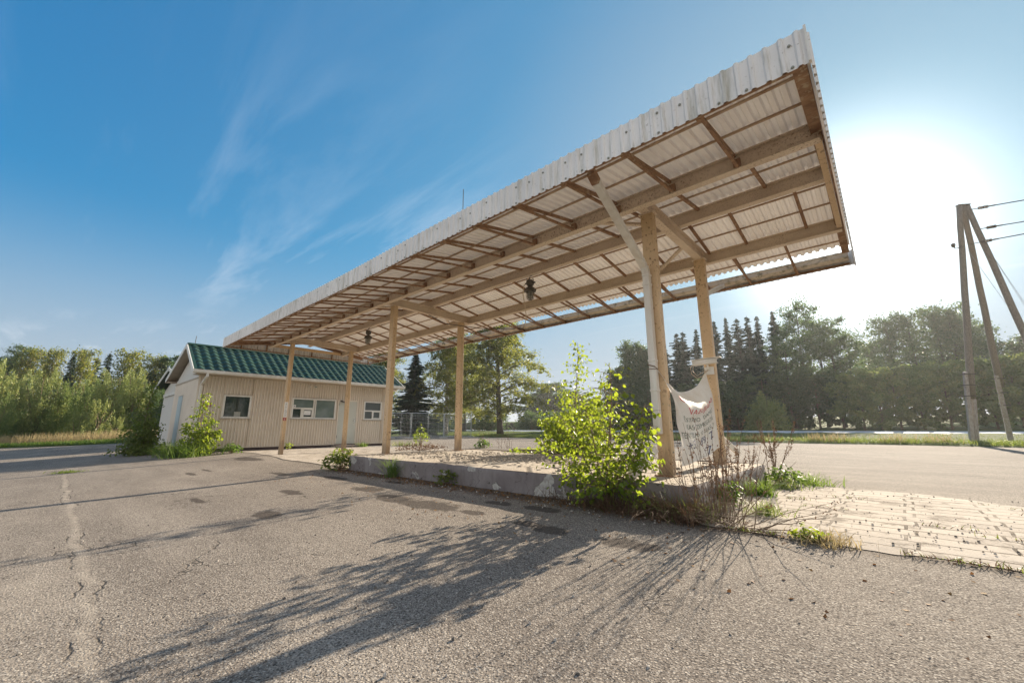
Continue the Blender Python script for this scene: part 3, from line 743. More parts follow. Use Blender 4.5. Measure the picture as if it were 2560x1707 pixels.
# ------------------------------------------------------------------ kiosk building
WX = -17.6
def kiosk():
    t = thing('station_kiosk', 'cream corrugated kiosk building with green metal tile roof behind the far columns', 'building', (WX, 6.8, 0))
    ox, oy = WX, 6.8
    def B(name, b, m, par=t, **k):
        b.v = [(x-ox, y-oy, z) for x, y, z in b.v]; return b.build(name, m, par, **k)
    y0, y1, xb = 3.13, 10.44, -21.8; zw0, zw1 = .12, 2.62
    # openings in the front wall (y0,y1,z0,z1)
    W1, W2, DR, W3 = (3.92,4.80,1.16,1.99), (6.24,8.02,1.17,2.0), (8.10,9.02,.14,2.0), (9.32,10.2,1.17,2.0)
    segs = [(y0,W1[0],zw0,zw1),(W1[0],W1[1],zw0,W1[2]),(W1[0],W1[1],W1[3],zw1),(W1[1],W2[0],zw0,zw1),(W2[0],W2[1],zw0,W2[2]),(W2[0],W2[1],W2[3],zw1),
            (W2[1],DR[0],zw0,zw1),(DR[0],DR[1],DR[3],zw1),(DR[1],W3[0],zw0,zw1),(W3[0],W3[1],zw0,W3[2]),(W3[0],W3[1],W3[3],zw1),(W3[1],y1,zw0,zw1)]
    b = MB()
    for a, c, z0, z1 in segs:
        pts = []; yy = [a, c]
        k0 = math.ceil((a-y0)/.1-1e-6); k = k0-1
        prof = []
        while y0+k*.1 < c:
            base = y0+k*.1
            for d, h in ((0,0),(.052,0),(.060,.042),(.090,.042),(.1,0)):
                yv = base+d
                if a-1e-6 <= yv <= c+1e-6: prof.append((yv, h))
            k += 1
        prof = [(a, 0)]+[q for q in prof if a+1e-3 < q[0] < c-1e-3]+[(c, 0)]
        b.grid([[(WX+h, yv, z) for yv, h in prof] for z in (z0, z1)])
    B('front_wall', b, M['wall'])
    b = MB()
    # gable wall with flat ribs, back and far end
    prof = []
    x = WX
    while x > xb:
        for d, h in ((0,0),(.05,0),(.06,.012),(.09,.012)): prof.append((x-d, y0-h))
        x -= .1
    b.grid([[(px, py, z) for px, py in prof] for z in (zw0, 2.55)])
    b.box(xb, WX-.02, y0+.01, y1, zw0, 2.6); B('side_wall', b, M['wall'])
    b = MB(); b.add([(WX-.0,y0-.02,2.55),(xb,y0-.02,2.55),(-18.85,y0-.02,3.72),(WX,y0+.06,2.55),(xb,y0+.06,2.55),(-18.85,y0+.06,3.72)], [(0,1,2),(3,5,4),(0,3,4,1),(1,4,5,2),(2,5,3,0)])
    B('gable', b, M['gable']); b = MB()
    b.add([(WX,y1,2.55),(xb,y1,2.55),(-18.85,y1,3.7),(WX,y1-.06,2.55),(xb,y1-.06,2.55),(-18.85,y1-.06,3.7)], [(0,2,1),(3,4,5)])
    B('gable', b, M['gable'])
    b = MB(); b.box(xb+.05, WX-.03, y0+.04, y1-.04, -.4, zw0); B('plinth', b, M['plinth'])
    b = MB(); b.bar((-17.0, 4.2, -.05), (-16.95, 7.85, -.012), .1, .09); B('kerb_edge', b, M['conc'], bevel=.01); b = MB(); b.bar((-16.97, 9.15, -.012), (-16.95, 10.5, -.012), .1, .08); B('kerb_edge', b, M['conc'], bevel=.01)
    b = MB(); b.box(-17.55, -17.12, 7.95, 9.1, -.06, .085); B('door_step', b, pmat('dark_step', (.10,.075,.075), .8, (.2,.17,.15), 4), bevel=.01)
    # metal tile roof, front and back slope as stepped waves
    RX, RZ, EX, EZ, BX, BZ = -18.85, 3.84, -17.02, 2.72, -22.2, 2.76
    ya, yc = 2.83, 10.95
    b = MB()
    ys = list(np.arange(ya+.09, yc-.05, .275/9)); rows = []
    n = 7
    for i in range(n):
        for f in (0, .985):
            s = (i+f)/n; x = RX+(EX-RX)*s; z = RZ+(EZ-RZ)*s
            lift = .030*f+.004
            rows.append([(x+.01, y, z+lift+.050*(.5+.5*math.cos(2*PI*y/.275))) for y in ys])
    for i in range(n):
        b.grid(rows[2*i:2*i+2], flip=True)
        if i < n-1: b.grid(rows[2*i+1:2*i+3], flip=True)
        b.grid([rows[2*i+1], [(x+.004, y, z-.03) for x, y, z in rows[2*i+1]]], flip=True)
    b.grid([[(RX+(BX-RX)*s, y, RZ+(BZ-RZ)*s+.02) for y in (ya, yc)] for s in (0,1)])
    for yv in (ya, yc-.1):
        b.add([(RX,yv,RZ+.04),(RX,yv+.1,RZ+.04),(EX+.02,yv+.1,EZ+.05),(EX+.02,yv,EZ+.05)], [(0,3,2,1)])
    rf = B('roof', b, M['roof'], smooth=True)
    b = MB(); b.add([(RX+.12,ya,RZ-.0),(RX+.09,ya,RZ+.05),(RX,ya,RZ+.085),(RX-.1,ya,RZ+.05),(RX+.12,yc,RZ-.0),(RX+.09,yc,RZ+.05),(RX,yc,RZ+.085),(RX-.1,yc,RZ+.05)], [(0,1,5,4),(1,2,6,5),(2,3,7,6),(0,3,2,1),(4,5,6,7)])
    B('ridge_cap', b, M['roof'], rf)
    for yv in (ya-.012, yc-.01):
        b = MB(); b.bar((RX, yv, RZ-.03), (EX+.02, yv, EZ-.03), .025, .15, up=(0,0,1)); B('bargeboard', b, M['white'])
        b = MB(); b.bar((RX, yv, RZ-.03), (BX, yv, BZ-.03), .025, .15); B('bargeboard', b, M['white'])
    b = MB()
    b.add([(RX,ya,RZ-.09),(EX,ya,EZ-.09),(EX,y0+.05,EZ-.09),(RX,y0+.05,RZ-.09)], [(0,1,2,3)])
    b.add([(RX,ya,RZ-.09),(BX,ya,BZ-.09),(BX,y0+.05,BZ-.09),(RX,y0+.05,RZ-.09)], [(3,2,1,0)])
    b.box(WX-.05, EX+.0, y0-.2, yc-.02, EZ-.10, EZ-.075); b.box(BX, BX+.5, ya+.02, y0+.1, BZ-.10, BZ-.07)
    for k in (1,2,3): 
        s = k*.12; yv = ya+.3*k/3.5; b.bar((RX, yv, RZ-.094), (BX, yv, BZ-.094), .006, .006)
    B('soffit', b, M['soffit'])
    b = MB()
    gp = [(EX+.005, EZ+.015), (EX+.0, EZ-.06), (EX+.03, EZ-.09), (EX+.09, EZ-.085), (EX+.115, EZ-.05), (EX+.12, EZ+.02)]
    b.grid([[(x, yv, z) for x, z in gp] for yv in np.linspace(ya-.02, yc+.05, 12)])
    for yv in (ya-.02, yc+.05): b.add([(x, yv, z) for x, z in gp], [tuple(range(6))])
    b.bar((EX+.122, ya-.02, EZ+.02), (EX+.122, yc+.05, EZ+.02), .012, .014)
    for yv in (4.3, 5.9, 7.5, 9.2): b.bar((EX+.06, yv, EZ-.088), (EX+.06, yv+.05, EZ-.088), .07, .008)
    gu = B('gutter', b, M['white'])
    b = MB(); d = .07
    b.bar((EX+.06, 3.22, EZ-.085), (EX+.05, 3.22, EZ-.2), d, d, up=(0,1,0)); b.bar((EX+.05, 3.22, EZ-.18), (WX+.07, 3.2, EZ-.42), d, d); b.bar((WX+.07, 3.2, EZ-.4), (WX+.07, 3.2, .1), d, d, up=(0,1,0))
    for z in (2.2, 1.4, .7): b.bar((WX+.07, 3.2, z), (WX+.07, 3.2, z+.025), d+.012, d+.012, up=(0,1,0))
    B('downpipe', b, M['white'], gu, bevel=.006); b = MB()
    b.bar((EX+.06, 10.7, EZ-.085), (WX+.06, 10.46, EZ-.3), d, d); b.bar((WX+.06, 10.48, EZ-.28), (WX+.06, 10.48, 0), d, d, up=(0,1,0))
    B('downpipe', b, M['white'], gu, bevel=.006)
    for yv in (y0-.005, y1):
        b = MB(); b.box(WX-.02, WX+.026, yv-.05 if yv > 5 else yv-.02, yv+.02 if yv > 5 else yv+.05, zw0, zw1); B('corner_trim', b, M['wall'])
    for ya_, yb_ in ((y0+.05, DR[0]-.0), (DR[1]+.0, y1-.05)):
        b = MB(); b.box(WX-.01, WX+.025, ya_, yb_, zw0-.012, zw0+.012); B('base_trim', b, M['wall'])
    b = MB(); b.box(xb, WX, y0-.03, y0-.016, 2.53, 2.57); B('trim', b, M['soffit'])
    # windows
    def window(r, bars, panes, pale):
        a, c, z0, z1 = r; fw = .055; b = MB()
        for q in ((a,a+fw,z0,z1),(c-fw,c,z0,z1),(a+fw,c-fw,z0,z0+fw),(a+fw,c-fw,z1-fw,z1)): b.box(WX-.03, WX+.035, *q)
        for q in bars: b.box(WX-.025, WX+.031, *q)
        f = B('window', b, M['white'], bevel=.004)
        for q, mt in panes:
            b = MB(); b.box(WX-.012, WX-.006, *q); B('pane', b, M[mt], f)
        b = MB(); b.box(WX, WX+.075, a-.05, c+.05, z0-.035, z0-.012); b.box(WX+.02, WX+.05, a-.02, c+.02, z1+.004, z1+.02); B('sill', b, M['soffit'], f)
        b = MB(); b.box(WX-.02, WX+.03, a-.03, a-.002, z0-.01, z1+.004); b.box(WX-.02, WX+.03, c+.002, c+.03, z0-.01, z1+.004); B('side_flashing', b, M['wall'], f)
        return f
    f = window(W1, [], [((W1[0]+.05, W1[1]-.05, W1[2]+.05, W1[3]-.05), 'glass')], 0)
    b = MB(); b.box(WX-.004, WX-.002, 4.30, 4.50, W1[2]+.055, W1[2]+.23); B('paper', b, pmat('grey_paper', (.33,.33,.30), .8), f)
    m = 7.13; a, c, z0, z1 = W2; zt = z0+.42
    f = window(W2, [(m-.06,m-.012,z0+.055,z1-.055),(m+.012,m+.06,z0+.055,z1-.055),(a+.055,m-.06,zt-.03,zt+.03),(6.60,6.68,z0+.055,zt-.03),(6.68,7.07,z0+.055,z0+.09),(6.68,7.07,zt-.06,zt-.03),(6.68,6.72,z0+.09,zt-.06),(7.03,7.07,z0+.09,zt-.06)],
               [((a+.05, m-.05, zt+.02, z1-.05), 'glass_pale'), ((a+.05, 6.61, z0+.05, zt-.02), 'glass'), ((6.71, 7.04, z0+.08, zt-.05), 'glass'), ((m+.05, c-.05, z0+.05, z1-.05), 'glass_pale')], 0)
    b = MB(); b.box(WX-.004, WX-.002, 6.74, 7.0, z0+.16, zt-.09); B('paper', b, M['signwhite'], f); b = MB(); b.box(WX-.004, WX-.002, a+.065, a+.16, zt+.04, zt+.13); B('paper', b, M['signwhite'], f)
    b = MB(); b.box(WX-.002, WX-.001, 6.77, 6.97, z0+.22, z0+.228); B('print', b, M['ink'], f); b = MB(); b.box(WX-.002, WX-.001, a+.09, a+.13, zt+.07, zt+.1); B('print', b, M['ink'], f)
    a, c, z0, z1 = W3; zt = z0+.40; m = (a+c)/2+.01
    window(W3, [(a+.055,c-.055,zt-.03,zt+.03),(m-.04,m+.04,z0+.055,zt-.03),(m+.04,c-.06,z0+.055,z0+.085),(m+.04,c-.06,zt-.055,zt-.03),(c-.085,c-.055,z0+.055,zt-.03)],
           [((a+.05, c-.05, zt+.02, z1-.05), 'glass'), ((a+.05, m-.035, z0+.05, zt-.02), 'glass'), ((m+.035, c-.08, z0+.08, zt-.05), 'glass')], 0)
    # doors
    a, c, z0, z1 = DR; b = MB(); b.box(WX-.02, WX+.02, a+.05, c-.05, z0, z1-.05); d = B('door', b, M['greendoor'], bevel=.004)
    b = MB()
    for q in ((a,a+.05,z0,z1),(c-.05,c,z0,z1),(a+.05,c-.05,z1-.05,z1)): b.box(WX-.03, WX+.04, *q)
    B('frame', b, M['wall'], d)
    b = MB(); b.box(WX+.02, WX+.03, c-.14, c-.10, 1.0, 1.2); b.tube([(WX+.03,c-.12,1.12),(WX+.07,c-.12,1.12),(WX+.07,c-.22,1.12)], .009, 8); b.lathe([(0,.02),(.012,.018),(.015,0)], (WX+.04,c-.12,1.03), 8); B('handle', b, M['chrome'], d)
    b = MB()
    for z in (.38, 1.75): b.tube([(WX+.03,a+.05,z),(WX+.03,a+.05,z+.12)], .014, 8)
    B('hinge', b, M['dark'], d)
    b = MB(); b.box(-20.6, -19.9, y0-.035, y0-.005, .15, 2.03); d = B('door', b, M['bluedoor']); d['label'] = 'pale blue side door in the end wall'
    b = MB(); b.box(-20.66, -19.84, y0-.05, y0-.0, 2.03, 2.06); B('frame', b, M['wall'], d)
    # small fittings, each a thing of its own
    def small(name, label, cat, parts, group=None):
        q = thing(name, label, cat, (WX, 0, 0), group=group)
        for nm, bb, mm in parts:
            bb.v = [(x-WX, y, z) for x, y, z in bb.v]; bb.build(nm, mm, q, bevel=.003)
    b1 = MB(); b1.lathe([(.0,.045),(.03,.04),(.035,.0),(.035,-.03)], (WX+.06,6.82,2.48), 12); b2 = MB(); b2.tube([(WX+.05,6.82,2.49),(WX+.13,6.84,2.46)], .03, 10)
    small('dome_camera', 'small white round camera below the kiosk eave above the wide window', 'camera', [('base', b1, M['white']), ('lens_tube', b2, M['white'])])
    b1 = MB(); b1.box(WX+.02, WX+.08, 7.02, 7.14, 2.46, 2.52); b2 = MB(); b2.box(WX+.08, WX+.084, 7.03, 7.13, 2.465, 2.5)
    small('motion_sensor', 'small white box sensor beside the round camera below the kiosk eave', 'sensor', [('body', b1, M['white']), ('window', b2, M['glass_pale'])])
    b1 = MB(); b1.box(WX+.03, WX+.06, 8.2, 8.3, 1.93, 1.99); b2 = MB(); b2.bar((WX+.05,8.24,1.95),(WX+.17,8.32,1.90), .13, .05)
    small('wall_lamp', 'small black lamp above the kiosk door', 'lamp', [('mount', b1, M['dark']), ('lamp_head', b2, M['dark'])])
    b1 = MB(); b1.box(WX+.02, WX+.10, 10.30, 10.42, 2.07, 2.3); b2 = MB(); b2.tube([(WX+.06,10.38,2.07),(WX+.06,10.38,1.98)], .02, 8)
    small('meter_box', 'small white box on the kiosk wall above the right end window', 'box', [('box', b1, M['white']), ('socket', b2, M['dark'])])
    q = thing('wall_sign', 'small dark red sign with a white arrow left of the first kiosk window', 'sign', (WX+.03, 3.435, 1.605))
    b = MB(); b.box(-.004, .0, -.125, .125, -.065, .065); b.build('plate', M['red'], q)
    b = MB(); b.add([(.003,-.115,.0),(.003,-.05,-.05),(.003,-.05,.05)], [(0,1,2)]); b.box(.001, .003, -.05, .0, -.032, .032); b.add([(.003,-.002,.06),(.003,-.002,-.06),(.003,.006,-.06),(.003,.006,.06)], [(0,1,2,3)])
    b.tube([(.004,.015+.085*math.sin(a), -.045+.085*math.cos(a)) for a in np.linspace(0, PI/2, 9)], .006, 6); b.box(.001, .003, .03, .085, -.055, -.046); b.build('arrow_symbol', M['signwhite'], q)
kiosk()
def annex():
    t = thing('annex_building', 'white gabled annex building half hidden behind the left end of the kiosk', 'building', (-27.9, 3.8, 0))
    b = MB(); b.box(-3.2, 3.4, .2, 7, -.6, 2.9); b.add([(-3.2,.2,2.9),(3.4,.2,2.9),(0,.2,3.75),(-3.2,.3,2.9),(3.4,.3,2.9),(0,.3,3.75)], [(0,1,2),(3,5,4)]); b.build('wall', M['gable'], t)
    b = MB()
    for s in (-1, 1):
        b.add([(0,-.2,3.95),(s*3.6,-.2,3.15),(s*3.6,7.3,3.15),(0,7.3,3.95),(0,-.2,3.87),(s*3.6,-.2,3.07),(s*3.6,7.3,3.07),(0,7.3,3.87)], [(0,1,2,3),(7,6,5,4),(0,4,5,1),(1,5,6,2)])
    b.build('roof', M['roof'], t)
    b = MB(); b.bar((0,-.22,3.89),(-3.6,-.22,3.09), .03, .16); b.bar((0,-.22,3.89),(3.6,-.22,3.09), .03, .16); b.build('bargeboard', M['white'], t)
    b = MB(); b.box(.5, 1.9, .15, .2, 1.55, 2.75); f = b.build('window', M['white'], t, bevel=.005); b = MB(); b.box(.58, 1.82, .14, .149, 1.63, 2.67); b.build('pane', M['glass_pale'], f)
    b = MB(); b.box(-2.9, 3.3, .12, .2, 2.55, 2.7); b.build('trim', M['white'], t)
    for lab, p0, p1, r in (('thin leaning aerial rod rising behind the left gable of the kiosk', (-27.6,4.4,3.7), (-27.4,4.45,5.75), .014), ('short dark aerial rod showing above the middle of the canopy', (-17.0,14.4,3), (-15.25,12.9,13.42), .02)):
        b = MB()
        if r > .015: p0 = (p1[0], p1[1], gz(p1[0], p1[1]))
        b.tube([p0, tuple((np.array(p0)+np.array(p1))/2), p1], [r*1.6, r*1.3, r], 6)
        tag(b.build('aerial_mast', M['dark']), lab, 'aerial', 'aerial rods')
annex()

# ------------------------------------------------------------------ mesh fence panels
def fence():
    segs = [((981,1030,30.2),0),((1026.6,1037,30.6),1),((1109.4,1037,32.3),2)]
    posts = [at(975,1096,30.4), at(1025.8,1096,30.6), at(1109,1093.5,32.3), at(1178,1090,35.0)]
    back = [at(1003,1089,39), at(1070,1087,40), at(1121,1085.5,41)]
    labs = ['wire mesh fence panel partly hidden behind the middle front column', 'wire mesh fence panel between the front middle column and the next fence post', 'rightmost wire mesh fence panel ending beside the rear middle column',
            'farther wire mesh fence panel on the left in the second line', 'farther wire mesh fence panel on the right in the second line']
    pairs = [(posts[0],posts[1]),(posts[1],posts[2]),(posts[2],posts[3]),(back[0],back[1]),(back[1],back[2])]
    for (a, c), lab in zip(pairs, labs):
        a = Vector((a[0],a[1],gz(a[0],a[1]))); c = Vector((c[0],c[1],gz(c[0],c[1])))
        L = (c-a).length; d = (c-a).normalized()
        t = thing('mesh_fence_panel', lab, 'fence', a, math.atan2(d.y, d.x), 'wire mesh fence panels behind the yard')
        b = MB(); H = 1.95
        for x in (.04, L-.04): b.tube([(x,0,.05),(x,0,H)], .024, 8)
        for z in (.15, H-.02): b.tube([(.04,0,z),(L-.04,0,z)], .02, 8)
        b.tube([(L/2,0,.15),(L/2,0,H)], .012, 6)
        b.build('frame', M['galv'], t)
        b = MB(); n = int(L/.11)
        for i in range(1, n): x = .04+(L-.08)*i/n; b.bar((x,.01,.15), (x,.01,H), .006, .006, up=(0,1,0))
        for z in np.arange(.3, H, .3): b.bar((.04,-.01,z), (L-.04,-.01,z), .007, .007)
        b.build('wire_mesh', M['galv'], t)
        for x in (.04, L-.04):
            b = MB(); b.box(x-.33, x+.33, -.11, .11, 0, .10); b.build('foot', M['conc'], t, bevel=.03)
fence()
def far_fence():
    a = np.array((-75., 57.)); c = np.array((-22., 57.)); t = thing('board_fence', 'long dark brown board fence across the road behind the big birch', 'fence', (-48, 57, .5))
    b = MB()
    for i in range(210):
        x = -74.5+i*.25; b.box(x+48, x+48+.235, -.012, .012, -.05, 1.25+.03*math.sin(i*1.7))
    b.build('boards', M['fence'], t)
    for z in (.3, 1.0):
        b = MB(); b.box(-26.5, 26, .012, .05, z, z+.08); b.build('rail', M['fence'], t)
far_fence()

# ------------------------------------------------------------------ utility pole
def pole():
    top = at(2407, 514, 18.4); b1 = at(*(1860+1245/2.177, 480+1345/2.177), 18.4); b2 = at(1860+1455/2.177, 480+1350/2.177, 19.2)
    m3 = at(2560, 843, 17.3)
    t = thing('utility_pole', 'three legged wooden power line pole with concrete stubs on the right verge', 'pole', (b1[0], b1[1], gz(b1[0], b1[1])))
    o = Vector(t.location)
    V = lambda p: Vector(p)-o
    T = V(top); B1 = V(b1); B2 = V(b2); B1.z = gz(b1[0], b1[1])-o.z-.1; B2.z = gz(b2[0], b2[1])-o.z-.1
    d3 = V(m3)-T; B3 = T+d3*((T.z+.2)/-d3.z)
    R = FWD.copy(); r_ = Vector(RIGHT)
    def leg(p0, p1, r0, r1):
        b = MB(); n = 9; pts = [p0.lerp(p1, i/n)+Vector((.008*math.sin(i*2.1),.008*math.cos(i*1.7),0)) for i in range(n+1)]
        b.tube(pts, [r0+(r1-r0)*i/n for i in range(n+1)], 10); return b
    s1 = B1.lerp(T-r_*.22, .2); l = leg(s1+r_*.03, T-r_*.17, .135, .10); l.build('post', M['wood_pole'], t, smooth=True)
    s2 = B2.lerp(T, .25); leg(s2, T+Vector((0,0,.05)), .13, .10).build('post', M['wood_pole'], t, smooth=True)
    leg(B3, T+r_*.18+Vector((0,0,-.02)), .14, .10).build('post', M['wood_pole'], t, smooth=True)
    e1 = B1.lerp(T-r_*.22, .31)-r_*.2
    b = MB(); b.bar(B1-r_*.08, e1, .15, .2, w1=.13, h1=.16); b.bar(B1+r_*.1, B1.lerp(T, .2)+r_*.04, .15, .18); b.build('concrete_stub', M['stub'], t, bevel=.02)
    b = MB(); q2 = B2.lerp(T, .30); b.bar(B2-r_*.03, q2-r_*.08, .2, .22, w1=.15, h1=.16); b.build('concrete_stub', M['stub'], t, bevel=.02)
    for k in (.21,.255,.30):
        b = MB(); p = B1.lerp(T-r_*.22, k); b.bar(p-r_*.30, p+r_*.13, .30, .03); b.build('binding', M['dark'], t)
    for k in (.17,.225,.285):
        b = MB(); p = B2.lerp(T, k); b.bar(p-r_*.14, p+r_*.14, .29, .035); b.build('binding', M['dark'], t)
    b = MB(); b.bar(T-r_*.27+Vector((0,0,0)), T+r_*.27+Vector((0,0,.03)), .2, .03); b.build('cap', M['wood_pole'], t)
    # insulators and wires
    for k, (px, py, qx, qy, lab) in enumerate(((2423,525,2600,492,'top wire strung from the power pole towards the right'), (2448,573,2600,546,'middle wire strung from the power pole towards the right'), (2434,609,2600,576,'lowest wire strung from the power pole towards the right'))):
        a = Vector(at(px, py, 18.3)); e = Vector(at(qx, qy, 16.2)); d = (e-a).normalized()
        b = MB(); b.tube([a-o-d*.1, a-o+d*.35], .018, 6)
        for i in range(4): b.tube([a-o+d*(.32+i*.085), a-o+d*(.36+i*.085)], .065, 10)
        b.tube([a-o+d*.66, a-o+d*.86], .03, 6); b.build('insulator', M['porcelain'], t)
        far = a+d*40; mid = (a+d*.8+far)/2-Vector((0,0,.25))
        w = MB(); w.tube([a+d*.8, (a+d*.8).lerp(mid, .5)-Vector((0,0,.06)), mid, mid.lerp(far, .5)-Vector((0,0,.06)), far], .021, 6)
        tag(w.build('power_line', M['wire']), lab, 'power line', 'wires on the power pole')
    h = Vector(at(2383, 614, 18.3))-o; b = MB(); b.tube([h+r_*.38-Vector((0,0,.0)), h+r_*.22-Vector((0,0,.12)), h+r_*.06-Vector((0,0,.14)), h-Vector((0,0,.05))], .02, 6); b.lathe([(.04,-.09),(.07,-.06),(.05,-.03),(.09,.0),(.05,.03),(.085,.06),(.05,.09),(0,.1)], tuple(h), 10); b.build('insulator', M['porcelain'], t)
    for (p, q, k) in (((2417,622),(2505,745),0), ((2462,610),(2560,755),1), ((2466,616),(2560,762),2)):
        a = Vector(at(*p, 18.6)); e = Vector(at(*q, 18.0)); d = e-a
        w = MB(); w.tube([a, a+d*(a.z-.2)/-d.z], .007, 5); w.v = [(x-o.x, y-o.y, z-o.z) for x, y, z in w.v]; w.build('stay_wire', M['galv'], t)
pole()
# ------------------------------------------------------------------ plants
def rot_frames(rng, n, bias=(0,0,0)):
    a = rng.normal(size=(n,3))+np.array(bias); a /= np.linalg.norm(a, axis=1, keepdims=True)
    r = rng.normal(size=(n,3)); t = np.cross(a, r); t /= np.linalg.norm(t, axis=1, keepdims=True)
    return a, t, np.cross(a, t)
def leaf_quads(C, L, W, rng, axis=None, bias=(0,0,0)):
    """diamond leaves; axis gives the long direction when set"""
    n = len(C); a, t, b = rot_frames(rng, n, bias)
    if axis is not None:
        t = axis/np.linalg.norm(axis, axis=1, keepdims=True); b = np.cross(a, t); b /= np.linalg.norm(b, axis=1, keepdims=True)+1e-9
    L = np.broadcast_to(L, (n,))[:,None]; W = np.broadcast_to(W, (n,))[:,None]
    V = np.stack([C-t*L*.5, C+b*W*.5-t*L*.08, C+t*L*.5, C-b*W*.5-t*L*.08], 1)
    return V.reshape(-1, 3)
def finish_tree(name, label, cat, loc, rotz, group, trunk, bark, leaves, lmat, protos=None):
    t = thing(name, label, cat, loc, rotz, group)
    trunk.build('trunk', bark, t, smooth=True)
    link('crown', mesh_np('crown', leaves, 4, lmat), t)
    return t
def gen_birch(h, r, seed, nleaf=11000, weep=.8, lsize=.14, low=.16, fork=False):
    rng = np.random.default_rng(seed); b = MB(); C = []; A = []
    bend = rng.normal(size=2)*.03*h
    def tp(k): return np.array([bend[0]*math.sin(k*2.2), bend[1]*math.sin(k*1.7+.4)-bend[1]*math.sin(.4), h*k])
    r0 = h*.017
    b.tube([tp(k) for k in np.linspace(0, .97, 12)], [r0*(1.25 if k == 0 else 1)*(1-k)**.8+.015 for k in np.linspace(0, .97, 12)], 8)
    nb = 46; pts = []
    for i in range(nb):
        k = low+(.97-low)*(i/nb)**.9; az = i*2.39996+rng.uniform(-.4,.4)
        q = (k-low)/(1-low); L = r*(math.sin(min(1, q*1.15+.22)*PI*.86)**.75)*rng.uniform(.7,1.18)+.25
        p = tp(k); el = .75+.35*q; P = [p]
        for s in range(1, 7):
            e = el-(s/6)**1.5*(1.25+.3*weep)
            p = p+np.array([math.cos(az)*math.cos(e), math.sin(az)*math.cos(e), math.sin(e)])*L/5.2; P.append(p); az += rng.uniform(-.25,.25)
        b.tube(P, [max(.008, r0*.34*(1-k*.75)*(1-s/7.5)) for s in range(7)], 5, cap=False)
        for s in range(2, 7):
            for j in range(3 if s < 6 else 4):
                pts.append((P[s]*(1-rng.random()*.0)+(P[s-1]-P[s])*rng.random(), L))
    per = max(4, int(nleaf/len(pts)))
    for p, L in pts:
        if rng.random() < weep*.62:
            n = per; ln = rng.uniform(.35, 1.1)*(.06*h+.3); off = rng.normal(size=2)*.28
            s = rng.random(n); c = np.zeros((n,3)); c[:,0] = p[0]+off[0]*s+rng.normal(size=n)*.09; c[:,1] = p[1]+off[1]*s+rng.normal(size=n)*.09; c[:,2] = p[2]-s*ln
        else:
            n = per; sg = .026*h*rng.uniform(.5,1.2)+.05; c = p+rng.normal(size=(n,3))*sg*np.array([1,1,.7])
        C.append(c)
    C = np.concatenate(C); n = len(C)
    V = leaf_quads(C, lsize*rng.uniform(.7,1.4,n), lsize*.75*rng.uniform(.7,1.3,n), rng)
    return b, V
def gen_spruce(h, r, seed, lsize=.22, dens=1.0, open_=0.):
    open_ = open_+.08
    rng = np.random.default_rng(seed); b = MB(); C = []; A = []; Q = []
    b.tube([(0,0,0),(.02*h*rng.normal()*.2,0,h*.5),(0,0,h)], [h*.014, h*.009, .012], 7)
    z = h*.06
    while z < h*.985:
        q = 1-z/h; L0 = r*q**.72*(.80+.2*math.sin(z*2.3+seed))+.05
        nbr = max(4, int(8*dens*(q+.4)))
        a0 = rng.random()*6.28
        for i in range(nbr):
            if rng.random() < open_: continue
            az = a0+i*2*PI/nbr+rng.uniform(-.35,.35); L = L0*rng.uniform(.35,1.25)
            d = np.array([math.cos(az), math.sin(az), 0])
            rise = .25*(1-q)*1.6-.10; n = max(12, int(L*42*dens))
            s = rng.random(n)**.75; dz = rise*L*s - .38*L*s*s + .16*L*s**4
            c = np.outer(s*L, d); c[:,2] = z+dz
            side = np.array([-d[1], d[0], 0]); sw = rng.uniform(-1,1,n)*(.10+.26*L*(1-s)*.9)
            c += np.outer(sw, side); c[:,2] -= np.abs(sw)*.35+rng.random(n)*.10*L*.5
            ax = np.outer(np.ones(n), d)*.9+np.outer(np.sign(sw)*.6, side)+rng.normal(size=(n,3))*.35; ax[:,2] -= .35
            C.append(c); A.append(ax); Q.append(np.full(n, .42+.58*math.sqrt(q)))
            if i % 2 == 0: b.tube([(0,0,z), tuple(d*L*.5+np.array([0,0,z+rise*L*.5-.095*L])), tuple(d*L*.92+np.array([0,0,z+(rise-.28)*L]))], [.02*q+.012,.012,.005], 4, cap=False)
        z += h*.015*rng.uniform(.7,1.3)*(.6+q*.7)
    C = np.concatenate(C); A = np.concatenate(A); Q = np.concatenate(Q); n = len(C)
    return b, leaf_quads(C, Q*lsize*rng.uniform(.7,1.5,n), Q*lsize*.42*rng.uniform(.7,1.3,n), rng, axis=A)
def gen_pine(h, r, seed):
    rng = np.random.default_rng(seed); b = MB(); C = []
    b.tube([(0,0,0),(.15,.05,h*.5),(.05,.1,h)], [h*.015, h*.011, .03], 7)
    for i in range(26):
        k = .52+.47*i/26; az = i*2.4; L = r*(1-((k-.72)/.34)**2*.8)*rng.uniform(.6,1.1); p = np.array([.1,.08,h*k])
        e = p+np.array([math.cos(az)*L, math.sin(az)*L, L*.25]); b.tube([p, (p+e)/2+np.array([0,0,-.05*L]), e], [.05,.03,.012], 5, cap=False)
        for s in (.5,.7,.85,1):
            n = 70; C.append(p+(e-p)*s+rng.normal(size=(n,3))*np.array([.26,.26,.13]))
    C = np.concatenate(C); n = len(C)
    return b, leaf_quads(C, .22, .05, rng)
